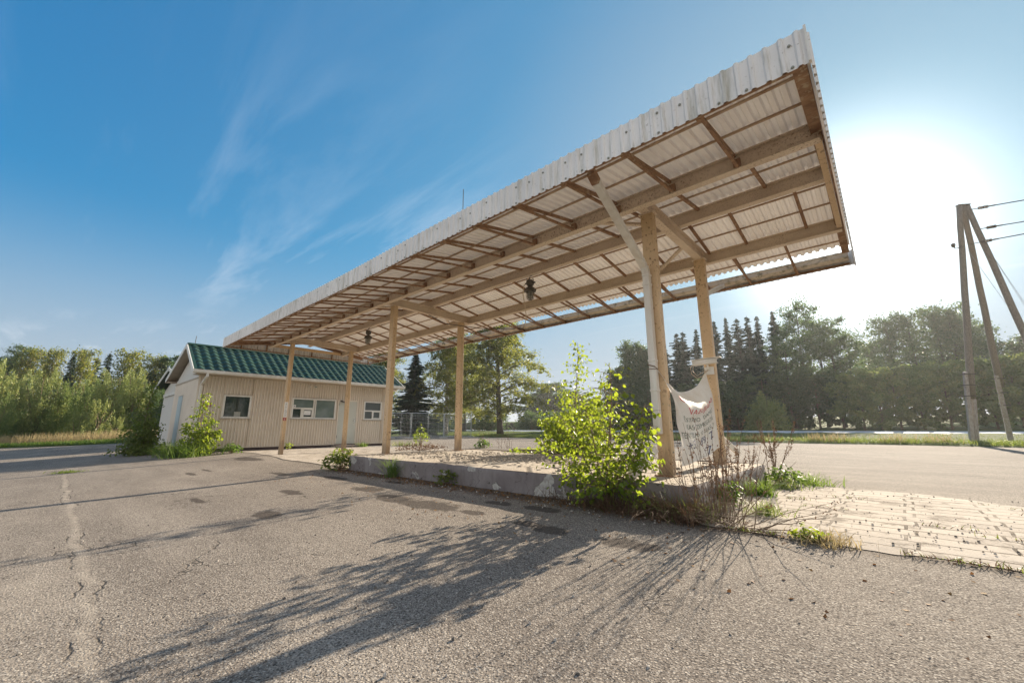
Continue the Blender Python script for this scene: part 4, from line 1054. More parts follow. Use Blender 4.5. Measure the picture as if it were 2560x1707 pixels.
def gen_bush(h, r, seed, nleaf=9000, lsize=.13, stems=7, spiky=.6, aspect=.42):
    rng = np.random.default_rng(seed); b = MB(); C = []; A = []
    for i in range(stems):
        az = i*2*PI/stems+rng.uniform(-.3,.3); R = r*rng.uniform(.2,.75); H = h*rng.uniform(.65,.95)
        P = [np.array([math.cos(az)*R*s**1.4+.1*rng.normal()*s, math.sin(az)*R*s**1.4, H*s]) for s in np.linspace(0, 1, 6)]
        b.tube(P, [.045*(1-s*.85)*h/4+.008 for s in np.linspace(0, 1, 6)], 5, cap=False)
    nc = int(26+18*r); per = nleaf//nc
    for i in range(nc):
        az = rng.random()*2*PI; cz = rng.random(); rr = r*math.sqrt(rng.random())*(1-.55*cz**2.2)
        top = rng.random() < .35
        p = np.array([math.cos(az)*rr, math.sin(az)*rr, h*(.05+.83*cz*(1-.35*(rr/r)**2))])
        n = per
        if rng.random() < spiky:       # upright shoot
            s = rng.random(n); ln = h*rng.uniform(.16,.34); lean = np.array([math.cos(az), math.sin(az), 0])*.35
            c = p+np.outer(s*ln, np.array([0,0,1])+lean)+rng.normal(size=(n,3))*(.05+.10*(1-s)[:,None])*r*.8
        else: c = p+rng.normal(size=(n,3))*np.array([.2*r,.2*r,.075*h])
        c[:,2] = np.maximum(c[:,2], .04*h*rng.random(n)); C.append(c)
    C = np.concatenate(C); n = len(C); C[:,2] *= h/np.percentile(C[:,2], 99.7)
    return b, leaf_quads(C, lsize*rng.uniform(.6,1.5,n), lsize*aspect*rng.uniform(.7,1.3,n), rng, bias=(0,0,.4))
def gen_broad(h, r, seed, nleaf=12000, lsize=.17, low=.12):
    """roundish alder or aspen"""
    rng = np.random.default_rng(seed); b = MB(); C = []
    b.tube([(0,0,0),(.02*h,.01*h,h*.4),(0,.02*h,h*.92)], [h*.018, h*.012, .03], 7)
    nb = 34; per = nleaf//(nb*4)
    for i in range(nb):
        k = low+(.98-low)*i/nb; q = (k-low)/(1-low); az = i*2.4+rng.uniform(-.4,.4)
        L = r*math.sin(min(1, .25+q*.85)*PI*.88)**.6*rng.uniform(.65,1.15)+.2
        p = np.array([0,.01*h,h*k]); e = p+np.array([math.cos(az)*L, math.sin(az)*L, L*rng.uniform(.15,.6)])
        e[2] = min(e[2], h*1.02)
        b.tube([p, (p+e)/2, e], [h*.005*(1-k*.6), h*.003, .008], 5, cap=False)
        for s in (.42,.66,.86,1.02):
            c = p+(e-p)*s; sg = (.036*h*rng.uniform(.45,1.15)); C.append(c+rng.normal(size=(per,3))*sg*np.array([1,1,.72]))
    C = np.concatenate(C); n = len(C)
    return b, leaf_quads(C, lsize*rng.uniform(.6,1.4,n), lsize*.8*rng.uniform(.7,1.2,n), rng)

PROTO = {}
def plant(key, gen, name, label, cat, px, top, d, group, bark, lmat, wid=None, base=None, rot=None):
    """tree seen at photo column px with its top at row top, d metres ahead; meshes of one kind are shared"""
    pt = at(px, top, d); x, y = pt[0], pt[1]; z = gz(x, y)-.05
    H = pt[2]-z
    k = (key, gen)
    if k not in PROTO:
        PROTO[k] = None
        b, V = gen[0](*gen[1:])
        t = thing(name, label, cat, (x, y, z), 0, group)
        b.build('trunk', M[bark], t, smooth=True); link('crown', mesh_np('crown', V, 4, M[lmat]), t)
        PROTO[k] = t
    else:
        t = copy_tree(PROTO[k]); t.name = name
        for p in ('group',):
            if p in t: del t[p]
        tag(t, label, cat, group); t.location = (x, y, z)
    h0 = gen[1]; s = H/h0; w = s if wid is None else wid/gen[2]
    t.scale = (w, w, s); t.rotation_euler = (0, 0, RND.uniform(0, 6.28) if rot is None else rot)
    return t
def rad(px, d): return px/FPX*d
gB = [(gen_birch, 13, 3.4, s, 36000, w, .15) for s, w in ((1,.9),(2,.75),(5,.4))]
gS = [(gen_spruce, 14, 2.6, s, .46, 1.0, o) for s, o in ((1,.0),(2,.14),(4,.28),(6,.05),(8,.2))]
gW = [(gen_bush, 4, 2.0, s, 12000, .14, 8, .7) for s in (1,2,3)]
gA = [(gen_broad, 13, 3.0, s, 8500, .22) for s in (1,2,3)]
gH = [(gen_broad, 7, 3.3, s, 9000, .25, .02) for s in (11,12,13)]

# --- forest behind the left verge
G = 'trees of the forest behind the left bushes'
far = [('pine', 61, 866, 46, 'lone pine with a thin reddish crown standing above the left forest'),
       ('birch', 95, 877, 45, 'pale birch with forked white trunk beside the lone pine'),
       ('spruce', 127, 872, 48, 'dark spruce tip behind the pale forked birch'),
       ('birch', 150, 878, 47, 'yellowish birch right of the dark spruce tip'),
       ('spruce', 186, 886, 45, 'slim spruce left of the twin topped birch in the left forest'),
       ('birch', 221, 880, 47, 'twin topped birch in the middle of the left forest'),
       ('spruce', 246, 890, 49, 'short dark spruce behind the twin topped birch'),
       ('spruce', 276, 880, 44, 'tall dark pointed spruce in the middle of the left forest'),
       ('birch', 322, 880, 46, 'tall yellow green birch right of the pointed spruce'),
       ('spruce', 352, 903, 48, 'low dark spruce between two tall birches of the left forest'),
       ('birch', 384, 893, 46, 'birch standing left of the thin aerial rod'),
       ('spruce', 417, 892, 49, 'spruce tip showing just behind the thin aerial rod'),
       ('broad', 437, 897, 47, 'alder next to the kiosk gable, last of the left forest'),
       ('spruce', 30, 893, 47, 'dark spruce left of the lone pine'),
       ('broad', 4, 893, 46, 'dark alder cut by the left edge of the photo'),
       ('broad', -45, 880, 46, 'alder just outside the left edge of the photo')]
for i, (k, px, top, d, lab) in enumerate(far):
    if k == 'pine': plant('pine', (gen_pine, 10, 1.5, 3), 'pine_tree', lab, 'tree', px, top, d, G, 'twig', 'dark_leaf')
    elif k == 'birch': plant('fb', (gen_birch, 10, 2.3, 21+i % 2, 7000, .5, .19), 'birch_tree', lab, 'tree', px, top, d, G, 'birch_bark', 'birch_leaf', wid=1.45+.3*(i % 3))
    elif k == 'spruce': plant('fs', (gen_spruce, 10, 1.9, 31, .34, .9, .1), 'spruce_tree', lab, 'tree', px, top, d, G, 'bark', 'spruce_needle')
    else: plant('fa', (gen_broad, 9, 2.4, 41+i % 2, 8000, .24), 'alder_tree', lab, 'tree', px, top, d, G, 'bark', 'dark_leaf', wid=2.0)
# --- bushes in front of that forest
G = 'willow bushes along the left verge'
for i, (px, top, d, w, lab) in enumerate([
        (-20, 905, 30.5, 1.9, 'big pale willow bush cut by the left edge of the photo'),
        (10, 985, 29.5, 1.1, 'low yellowing bush in front of the big willow at the left edge'),
        (44, 928, 33, 1.6, 'pale willow bush, second from the left edge'),
        (84, 955, 33.5, 1.3, 'dark shaded willow bush between two pale tall ones'),
        (122, 927, 32.5, 1.5, 'tall bright yellow green willow bush left of the middle of the row'),
        (163, 956, 33, 1.5, 'rounded grey green willow bush right of the tall bright one'),
        (200, 952, 34, 1.4, 'soft grey willow bush in the middle of the bush row'),
        (243, 952, 33, 1.4, 'olive willow bush behind the small sapling on the verge'),
        (296, 928, 33, 1.5, 'tall feathery willow bush left of two close tall bushes'),
        (335, 945, 33.5, 1.3, 'willow bush with thin pale stems squeezed between two taller ones'),
        (355, 927, 32.5, 1.3, 'tall narrow willow bush nearest the kiosk gable'),
        (385, 955, 33, 1.5, 'dark bush right of the tall narrow willow, beside the annex')]):
    plant('w%d' % (i % 2 if i not in (3, 11) else 2), gW[i % 3], 'willow_bush', lab, 'bush', px, top, d, G, 'twig', ('willow_leaf', 'hedge_leaf', 'dark_leaf')[i % 2 if i not in (3, 11) else 2], wid=w*.95)
for px, top, d, w, lab in ((259, 1000, 29.5, .75, 'small yellow green sapling on the left verge in front of the bushes'), (198, 1030, 29.8, .6, 'smaller leafy sapling on the verge left of the taller one'),
                           (295, 1042, 29.2, .5, 'lowest leafy sapling on the verge next to the small yellow green one')):
    plant('ws', (gen_bush, 2, .7, 8, 2600, .10, 4, .8), 'young_sapling', lab, 'sapling', px, top, d, 'saplings on the left verge', 'twig', 'willow_leaf', wid=w)
# --- middle: spruce and birches behind the fence
plant('s', gS[0], 'spruce_tree', 'broad dark spruce behind the wire fence right of the kiosk', 'tree', 1040, 882, 42, None, 'bark', 'spruce_needle', wid=3.3)
plant('b', gB[0], 'birch_tree', 'big weeping birch with golden leaves behind the middle of the canopy', 'tree', 1252, 800, 44, None, 'bark', 'birch_leaf', wid=4.9)
plant('b', gB[1], 'birch_tree', 'slimmer weeping birch between the dark spruce and the big birch', 'tree', 1122, 830, 44, None, 'birch_bark', 'birch_leaf', wid=3.2)
plant('b', gB[2], 'birch_tree', 'birch top showing above the right end of the kiosk roof', 'tree', 972, 880, 50, None, 'birch_bark', 'birch_leaf', wid=3.4)
plant('b', gB[0], 'birch_tree', 'birch seen behind the slimmer weeping birch, farther off', 'tree', 1165, 850, 62, None, 'birch_bark', 'birch_leaf', wid=4.0)
G = 'low bushes beyond the board fence'
for px, top, d, w, lab, mt in ((1225, 1020, 62, 3, 'dark bush below the big weeping birch beyond the board fence', 'dark_leaf'), (1330, 1025, 66, 2.6, 'yellowing bush right of the big weeping birch', 'willow_leaf'), (1375, 1028, 70, 3.4, 'bright green bush left of the tall thin sapling', 'willow_leaf'),
                               (1100, 1030, 60, 3.2, 'dark bush beyond the board fence behind the mesh fence', 'dark_leaf'), (1425, 1020, 66, 3.2, 'bush hidden behind the sapling on the island', 'dark_leaf')):
    plant('hb', (gen_bush, 4, 2.5, 15, 6000, .24, 5, .3, .6), 'round_bush', lab, 'bush', px, top, d, G, 'twig', mt, wid=w)
for px, top, d, w, lab in ((1376, 962, 120, 8, 'hazy far tree just right of the big weeping birch'), (1345, 985, 125, 7, 'hazy far tree behind the edge of the big weeping birch'), (1420, 985, 125, 9, 'hazy far tree behind the tall thin sapling'), (1470, 1000, 120, 8, 'hazy far tree behind the bright bushy sapling')):
    plant('fh', (gen_broad, 12, 4.5, 43, 6000, .5), 'far_tree', lab, 'tree', px, top, d, 'hazy far trees', 'bark', 'dark_leaf', wid=w)
# --- right: row beyond the road
G = 'poplars left of the spruce row'
for px, top, d, w, lab in ((1564, 863, 60, 2.3, 'slender hazy poplar just right of the bright sapling'), (1594, 866, 60, 2.1, 'slender hazy poplar in the middle of the group beside the white downspout'), (1623, 873, 60, 2.2, 'slender hazy poplar seen right behind the white downspout'), (1540, 925, 58, 2.4, 'lowest hazy poplar, left of the three slender ones')):
    plant('p', (gen_birch, 12, 2.2, 61, 9000, .2, .24, .1), 'poplar_tree', lab, 'tree', px, top, d, G, 'bark', 'dark_leaf', wid=w)
G = 'tall trees of the row beyond the road'
row = [(1658, 850, 62, 's', 'small spruce tip showing between the first two canopy columns'), (1690, 832, 62, 's', 'left one of two close thin spruce tips beside the front column'), (1706, 828, 60, 's', 'right one of two close thin spruce tips beside the front column'),
       (1738, 821, 61, 's', 'pointed spruce just left of the rear column'), (1783, 800, 60, 's', 'tall spruce just right of the rear column'), (1812, 790, 62, 's', 'tall slim spruce second right of the rear column'),
       (1840, 795, 59, 's', 'slightly lower spruce in the middle of the spruce row'), (1866, 789, 61, 's', 'spruce with a double leader in the spruce row'), (1890, 788, 60, 's', 'spruce standing above the small round tree'),
       (1928, 775, 60, 's', 'tallest spruce at the right end of the spruce row'), (1986, 761, 58, 'a', 'tallest leafy tree of the row, right of the tallest spruce'), (2030, 800, 60, 'a', 'leafy tree tucked between the tallest leafy tree and the next one'),
       (2072, 811, 57, 'a', 'leafy tree at the right end of the row with its own pointed top'), (2110, 845, 57, 'a', 'low leafy tree at the outer right of the row beside the open sky'), (1955, 830, 56, 'a', 'leafy tree in front of the tallest spruce')]
for i, (px, top, d, k, lab) in enumerate(row):
    if k == 's': plant('s', gS[i*2 % 5], 'spruce_tree', lab, 'tree', px, top, d, G, 'bark', 'spruce_needle', wid=(2.4,3.5,2.9,3.9,2.6)[i*3 % 5])
    else: plant('a', gA[i % 3], 'leafy_tree', lab, 'tree', px, top, d, G, 'bark', 'dark_leaf', wid=2.9+.3*(i % 2))
G = 'bushes at the foot of the row beyond the road'
for i, (px, top, d, lab) in enumerate([(1545, 985, 56, 'dark bush behind the bright sapling, first of the hedge'), (1620, 970, 55, 'dark bush behind the cloth banner'), (1690, 965, 56, 'dark bush between the two near columns'), (1770, 950, 55, 'dark bush right behind the rear column'), (1835, 955, 54, 'dark bush left of the small round tree'), (1900, 940, 56, 'dark bush behind the small round tree'),
        (1965, 945, 54, 'dark bush below the tallest leafy tree'), (2030, 930, 53, 'olive bush below the end of the tree row'), (2090, 945, 52, 'bush below the low outer tree')]):
    plant('hd', gH[i % 3], 'hedge_bush', lab, 'bush', px, top, d, G, 'twig', 'dark_leaf', wid=3.0+.4*(i % 3))
G = 'hazy hedge bushes left and right of the power pole'
for i, (px, top, d, w, lab) in enumerate([(2138, 938, 47, 3.2, 'green hedge bush at the left end of the pale hedge'), (2180, 925, 46, 3.0, 'pale hedge bush with lit top, second in the hedge'), (2226, 919, 46, 3.0, 'yellow topped hedge bush in the middle of the hedge'), (2285, 930, 45, 3.2, 'hedge bush left of the power pole with an even top'), (2345, 906, 44, 3.2, 'tallest hedge bush left of the power pole'),
        (2392, 915, 44, 3.0, 'hedge bush directly behind the left pole leg'), (2455, 900, 43, 3.2, 'hedge bush between the two visible pole legs'), (2520, 903, 42, 3.2, 'hedge bush right of the power pole'), (2575, 880, 42, 3.4, 'hedge bush cut by the right edge of the photo'), (2680, 870, 42, 4.0, 'hedge bush outside the right edge')]):
    plant('hl%d' % (i % 2), gH[i % 3], 'hedge_bush', lab, 'bush', px, top, d, G, 'twig', ('hedge_leaf', 'willow_leaf')[i % 2], wid=w*.95)
G = 'tall birches behind the pale hedge'
for i, (px, top, d, w, lab) in enumerate([(2160, 861, 72, 4.0, 'lower birch at the left end of the birch group'), (2217, 797, 72, 4.4, 'tall birch, left of the birch group over the hedge'), (2266, 785, 70, 4.2, 'tall birch in the middle of the birch group'), (2322, 782, 71, 4.6, 'broad birch right of the middle of the birch group'), (2362, 771, 70, 4.2, 'tallest birch of the group left of the power pole'),
        (2402, 792, 71, 4.2, 'birch directly behind the left leg of the power pole'), (2440, 815, 72, 4.2, 'birch between the two visible pole legs'), (2517, 852, 66, 4.6, 'separate low birch right of the power pole'), (2620, 830, 62, 5, 'birch outside the right edge')]):
    plant('rb', (gen_birch, 15, 3.6, 71+i % 2, 8000, .45, .26, .2), 'birch_tree', lab, 'tree', px, top, d, G, 'bark', 'dark_leaf', wid=w)
plant('sm', (gen_bush, 4.5, 1.7, 91, 9000, .22, 5, .25, .6), 'small_tree', 'small round pale green tree standing alone in front of the dark row', 'tree', 1911, 983, 48.6, None, 'bark', 'willow_leaf', wid=1.9)
# trees out of frame on the right that the kiosk windows mirror
G = 'trees beyond the right edge mirrored in the windows'
for i, (x, y, h) in enumerate(((24,18,13),(30,25,15),(26,10,12),(34,14,14),(32,3,13),(40,22,15),(25,28,14),(27,-4,12))):
    t = copy_tree(PROTO[('a', gA[i % 3])]); tag(t, 'leafy tree standing beyond the right edge of the yard', 'tree', G); t.location = (x, y, gz(x, y)); t.scale = (h/13,)*3; t.rotation_euler = (0,0,i*1.3)

# --- saplings close by
def leafy_sapling(name, label, cat, loc, stems, nleaf, lsize, lmat, seed, group=None, spread=.55, tilt=.0):
    """stems: list of (dx,dy,height,curve)"""
    rng = np.random.default_rng(seed); rr = random.Random(seed)
    t = thing(name, label, cat, loc, 0, group); b = MB(); P = []; AX = []
    for dx, dy, h, rb, low in stems:
        ph = rr.uniform(0, 6); sp = [np.array([dx*(s**1.2)+.02*h*math.sin(s*5+ph), dy*(s**1.2)+.02*h*math.cos(s*4+ph), h*s]) for s in np.linspace(0, 1, 12)]
        b.tube(sp, [.0055*h*(1-s)**.8+.0022 for s in np.linspace(0, 1, 12)], 6)
        nb = int(16+14*h)
        for i in range(nb):
            k = low+(.99-low)*i/nb; az = i*2.4+rr.uniform(-.5,.5); j = k*11; j0 = int(j); p = sp[j0]*(1-j+j0)+sp[min(11, j0+1)]*(j-j0)
            L = rb*((1-k)**.65)*rr.uniform(.55,1.15)+.08; el = .7-.5*(1-k); q = [p]
            for s in range(1, 6):
                e = el-(s/5)**1.6*.7
                p = p+np.array([math.cos(az)*math.cos(e), math.sin(az)*math.cos(e), math.sin(e)])*L/5; az += rr.uniform(-.22,.22); q.append(p)
            b.tube(q, [.0028*(1-s/6)+.0010 for s in range(6)], 4, cap=False)
            m = max(3, int(nleaf/len(stems)/nb*L/(rb*.62)))
            for u in rng.random(m)**.7:
                a = u*5; a0 = min(4, int(a)); pt = q[a0]*(1-a+a0)+q[a0+1]*(a-a0)
                off = rng.normal(size=3)*np.array([.05,.05,.04])*spread*2*(.5+L); P.append(pt+off-np.array([0,0,.02])); AX.append(np.array([math.cos(az)*.5, math.sin(az)*.5, -.75])+rng.normal(size=3)*.45)
    b.build('trunk', M['twig'], t, smooth=True)
    C = np.array(P); n = len(C); a, _, _ = rot_frames(rng, n); T = np.array(AX); T /= np.linalg.norm(T, axis=1, keepdims=True)
    B = np.cross(a, T); B /= np.linalg.norm(B, axis=1, keepdims=True); N = np.cross(T, B)
    L = (lsize*rng.uniform(.45,1.3,n))[:,None]; W = L*.78
    # heart shaped leaf, folded along its rib: two quads each
    rib0, rib1 = C-T*L*.5, C+T*L*.55
    l1 = C-T*L*.28+B*W*.5+N*L*.12; l2 = C+T*L*.08+B*W*.42+N*L*.08
    r1 = C-T*L*.28-B*W*.5+N*L*.12; r2 = C+T*L*.08-B*W*.42+N*L*.08
    V = np.stack([rib0, l1, l2, rib1, rib1, r2, r1, rib0], 1).reshape(-1, 3)
    link('crown', mesh_np('crown', V, 4, M[lmat]), t)
    return t
leafy_sapling('birch_sapling', 'bright backlit bushy birch sapling at the front edge of the island by the near column', 'sapling', (-2.22, 3.93, -.02),
              [(.05,.0,1.50,.62,.10),(-.42,.10,1.22,.50,.15),(.38,.12,1.05,.48,.15),(-.18,.35,1.38,.46,.2),(-.62,-.02,.95,.42,.15),(.5,-.1,.8,.4,.2),(-.95,.05,.7,.4,.1)], 2500, .047, 'sap_leaf', 5, spread=.36)
leafy_sapling('birch_sapling', 'tall thin birch sapling with sparse dark leaves rising behind the island', 'sapling', (-4.92, 7.5, -.02),
              [(.12,-.2,2.62,.95,.06),(-.45,.2,1.65,.8,.08),(.45,.1,1.45,.7,.1),(-.9,-.1,1.0,.6,.1),(-.55,.0,1.0,.5,.1),(.6,-.1,.9,.5,.1)], 5200, .066, 'sap_leaf', 9)
leafy_sapling('birch_sapling', 'sunlit birch sapling at the front corner of the kiosk below the red sign', 'sapling', (-16.55, 3.15, gz(-16.55,3.15)),
              [(.0,.0,2.05,.62,.08),(.25,.25,1.15,.5,.1),(-.1,-.3,1.0,.5,.1),(.2,.5,.8,.4,.1)], 2400, .075, 'sap_leaf', 12)
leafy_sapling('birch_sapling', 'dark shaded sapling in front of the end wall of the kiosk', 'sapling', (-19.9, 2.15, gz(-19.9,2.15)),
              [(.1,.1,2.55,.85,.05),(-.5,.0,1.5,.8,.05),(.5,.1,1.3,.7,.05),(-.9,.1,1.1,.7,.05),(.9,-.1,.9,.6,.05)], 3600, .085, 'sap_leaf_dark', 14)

# --- grasses and weeds
def blades(spots, rng, lmin, lmax, w, lean=.5, segs=3, curl=.6):
    """curved tapering blades; spots (n,3)"""
    n = len(spots); az = rng.random(n)*2*PI; L = rng.uniform(lmin, lmax, n); ln = rng.random(n)*lean
    d = np.stack([np.cos(az), np.sin(az), np.zeros(n)], 1); side = np.stack([-np.sin(az+.8), np.cos(az+.8), np.zeros(n)], 1)
    rows = []
    for s in np.linspace(0, 1, segs+1):
        p = spots+d*(L*(ln*s+curl*ln*s*s))[:,None]; p[:,2] = spots[:,2]+L*(s-.35*(ln+.2)*s*s)
        ww = (w*(1-s)**.7*.5+.0006); rows.append((p-side*ww, p+side*ww))
    V = []
    for (a, b), (c, d2) in zip(rows, rows[1:]): V.append(np.stack([a, b, d2, c], 1))
    return np.concatenate(V).reshape(-1, 3)
def zs(x, y): return np.array([gz(a, b) for a, b in zip(x, y)])
def scatter(xs, ys): return np.stack([xs, ys, zs(xs, ys)], 1)
def grass_strips():
    rng = np.random.default_rng(2)
    def stuff(name, label, V, m): tag(link(name, mesh_np(name, V, 4, M[m])), label, 'grass', kind='stuff')
    # right and middle verge
    n = 15000; x = rng.uniform(-36, 9, n); y = np.array([yb(a) for a in x])+.1+np.abs(rng.normal(size=n))*1.6
    p = scatter(x, y); p[:,2] += .05; stuff('verge_grass', 'green grass on the verge along the far side of the yard', blades(p, rng, .10, .34, .03, .9), 'grass')
    n = 9000; x = rng.uniform(-50, 12, n); y = rng.uniform(28, 40, n); p = scatter(x, y); p[:,2] += .04
    stuff('verge_grass', 'short grass on the bank below the road', blades(p, rng, .05, .13, .05, .9), 'grass')
    # left verge: short green strip, then tall dry grass
    n = 9000; y = rng.uniform(-5, 9, n); x = np.array([xl(b) for b in y])-.1-np.abs(rng.normal(size=n))*1.0
    p = scatter(x, y); p[:,2] += .05; stuff('verge_grass', 'low green grass strip along the left edge of the yard', blades(p, rng, .14, .36, .03, .9), 'lush')
    n = 7000; y = rng.uniform(-7, 9, n); x = np.array([xl(b) for b in y])-1.3-rng.random(n)*3.0
    p = scatter(x, y); stuff('dry_grass', 'tall straw coloured grass in front of the left bushes', blades(p, rng, .45, 1.05, .028, .45), 'straw')
    n = 1600; k = rng.integers(0, 26, n); cx = rng.uniform(-20, 6, 26); 
    x = cx[k]+rng.normal(size=n)*.3; y = np.array([yb(a) for a in x])+.5+rng.random(n)*.8; p = scatter(x, y); stuff('dry_grass', 'sparse dry stalks in the far verge', blades(p, rng, .3, .75, .022, .4), 'straw')
    # matted grass under the front sapling, along the island
    n = 2600; x = -1.25-np.abs(rng.normal(size=n))*.62-.05; y = 3.92+rng.normal(size=n)*.10; k = x > -3.4
    p = scatter(x[k], y[k]); stuff('matted_grass', 'dark matted grass along the foot of the island below the sapling', np.concatenate([blades(p[:1500], rng, .08, .28, .007, 1.5, 4, 1.4), blades(p[1500:], rng, .06, .2, .006, 1.6, 4, 1.4)]), 'dryweed')
    n = 320; x = -1.2-np.abs(rng.normal(size=n))*.6; y = 3.95+rng.normal(size=n)*.10; p = scatter(x, y); stuff('matted_grass', 'green blades among the matted grass at the island corner', blades(p, rng, .10, .30, .007, 1.3, 4, 1.2), 'grass')
grass_strips()
def tuft(name, label, cat, loc, n, r, lmin, lmax, w, m, seed, lean=.8, group=None):
    rng = np.random.default_rng(seed); p = np.concatenate([rng.normal(size=(n,2))*r, np.zeros((n,1))], 1)
    me = mesh_np(name, blades(p, rng, lmin, lmax, w, lean, 4, .9), 4, M[m]); o = link(name, me); o.location = loc
    return tag(o, label, cat, group)
G = 'grass tufts around the yard'
def L3(x, y, dz=0): return (x, y, gz(x, y)+dz)
tuft('grass_tuft', 'green grass tuft with two straw stalks leaning on the island front', 'grass tuft', L3(-6.28,3.93), 130, .06, .2, .42, .009, 'lush', 1, .6, G)
tuft('grass_tuft', 'long swept green grass clump at the kiosk corner below the sapling', 'grass tuft', L3(-16.5,2.85), 900, .30, .3, .75, .012, 'lush', 2, 1.0, G)
tuft('grass_tuft', 'bright grass tuft at the right end of the island', 'grass tuft', L3(-1.27,5.75), 220, .08, .12, .28, .010, 'lush', 3, .9, G)
tuft('grass_tuft', 'broad bright grass tuft by the tall brown mugwort', 'grass tuft', L3(-.98,7.25), 190, .15, .1, .24, .010, 'lush', 4, .9, G)
tuft('grass_tuft', 'low grass tuft between mugwort and paving', 'grass tuft', L3(-1.12,6.6), 120, .10, .06, .18, .009, 'grass', 5, .9, G)
tuft('grass_tuft', 'small fine grass tuft on the paving just right of the dry weed clump', 'grass tuft', L3(-.95,4.5,.01), 160, .07, .06, .17, .007, 'grass', 6, .9, G)
tuft('grass_tuft', 'grass tuft beside the kiosk door step', 'grass tuft', L3(-17.0,9.1), 120, .10, .1, .3, .014, 'lush', 7, .8, G)
tuft('grass_tuft', 'scruffy grass by the wall right of the kiosk', 'grass tuft', L3(-16.6,11.0), 200, .35, .1, .35, .014, 'grass', 8, .8, G)
tuft('grass_tuft', 'flat grass patch in the joint of the asphalt near the kiosk shadow', 'grass tuft', L3(-14.2,.35), 200, .13, .03, .08, .016, 'grass', 9, 1.2, G)['kind'] = 'stuff'
tuft('grass_tuft', 'thin grass in the paving edge beside the fallen stalks', 'grass tuft', L3(-.42,3.82,.0), 200, .10, .04, .11, .007, 'straw', 10, 1.1, G)['kind'] = 'stuff'
def broad_weed(label, loc, n, r, h, leaf, seed, m='broad', group='leafy weeds around the yard', flat=.0):
    rng = np.random.default_rng(seed); t = thing('leafy_weed', label, 'weed', loc, 0, group); b = MB(); P = []; A = []
    for i in range(n):
        az = i*2.4+rng.uniform(-.4,.4); R = r*math.sqrt(rng.random()); H = h*(1-.6*(R/r)**2)*rng.uniform(.5,1.1)
        tip = np.array([math.cos(az)*R, math.sin(az)*R, H]); 
        if i % 3 == 0: b.tube([(0,0,-.02), tip*.5+np.array([0,0,.1*h]), tip], [.004,.003,.0015], 4, cap=False)
        for k in range(4):
            P.append(tip+rng.normal(size=3)*leaf*.7); A.append(np.array([math.cos(az), math.sin(az), -.25])+rng.normal(size=3)*.5)
    b.build('stem', M['twig'], t)
    P = np.array(P); P[:,2] = np.maximum(P[:,2], .012); k = len(P)
    V = leaf_quads(P, leaf*rng.uniform(.7,1.5,k), leaf*.72*rng.uniform(.7,1.2,k), rng, axis=np.array(A), bias=(0,0,1.2))
    link('leaves', mesh_np('leaves', V, 4, M[m]), t); return t
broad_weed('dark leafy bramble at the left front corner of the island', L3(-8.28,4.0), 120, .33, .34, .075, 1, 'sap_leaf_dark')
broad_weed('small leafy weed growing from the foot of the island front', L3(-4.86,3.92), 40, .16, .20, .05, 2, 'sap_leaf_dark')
broad_weed('round leafy weed at the kiosk plinth right of the grass clump', L3(-16.3,4.05), 90, .30, .26, .07, 3)
broad_weed('low leafy weed on the island right end under the dry stalks', L3(-1.33,4.75), 90, .12, .22, .045, 4)
broad_weed('flat orange tinged dandelion weed at the paving edge', L3(-.55,3.84,.01), 34, .10, .05, .034, 5, 'sap_leaf')
broad_weed('leafy weed beside the mugwort at the island right end', L3(-1.2,6.95), 80, .25, .22, .05, 6)
broad_weed('yellow flowering weed right of the kiosk corner', L3(-16.2,11.5), 90, .35, .85, .07, 7, 'sap_leaf')
broad_weed('tiny leafy weed by the foot of the front column nearest the kiosk', L3(-16.8,6.0), 26, .14, .28, .05, 8, 'sap_leaf')
broad_weed('low reddish creeping weed behind the middle front column', L3(-12.6,9.0), 120, .9, .22, .06, 9, 'dryweed')
broad_weed('creeping green weed at the back edge of the island', L3(-5.9,7.4,.2), 120, .8, .12, .06, 10, 'sap_leaf')
broad_weed('green weed under the dry stalks on the far yard', L3(-12.3,11.8), 50, .28, .28, .09, 11)
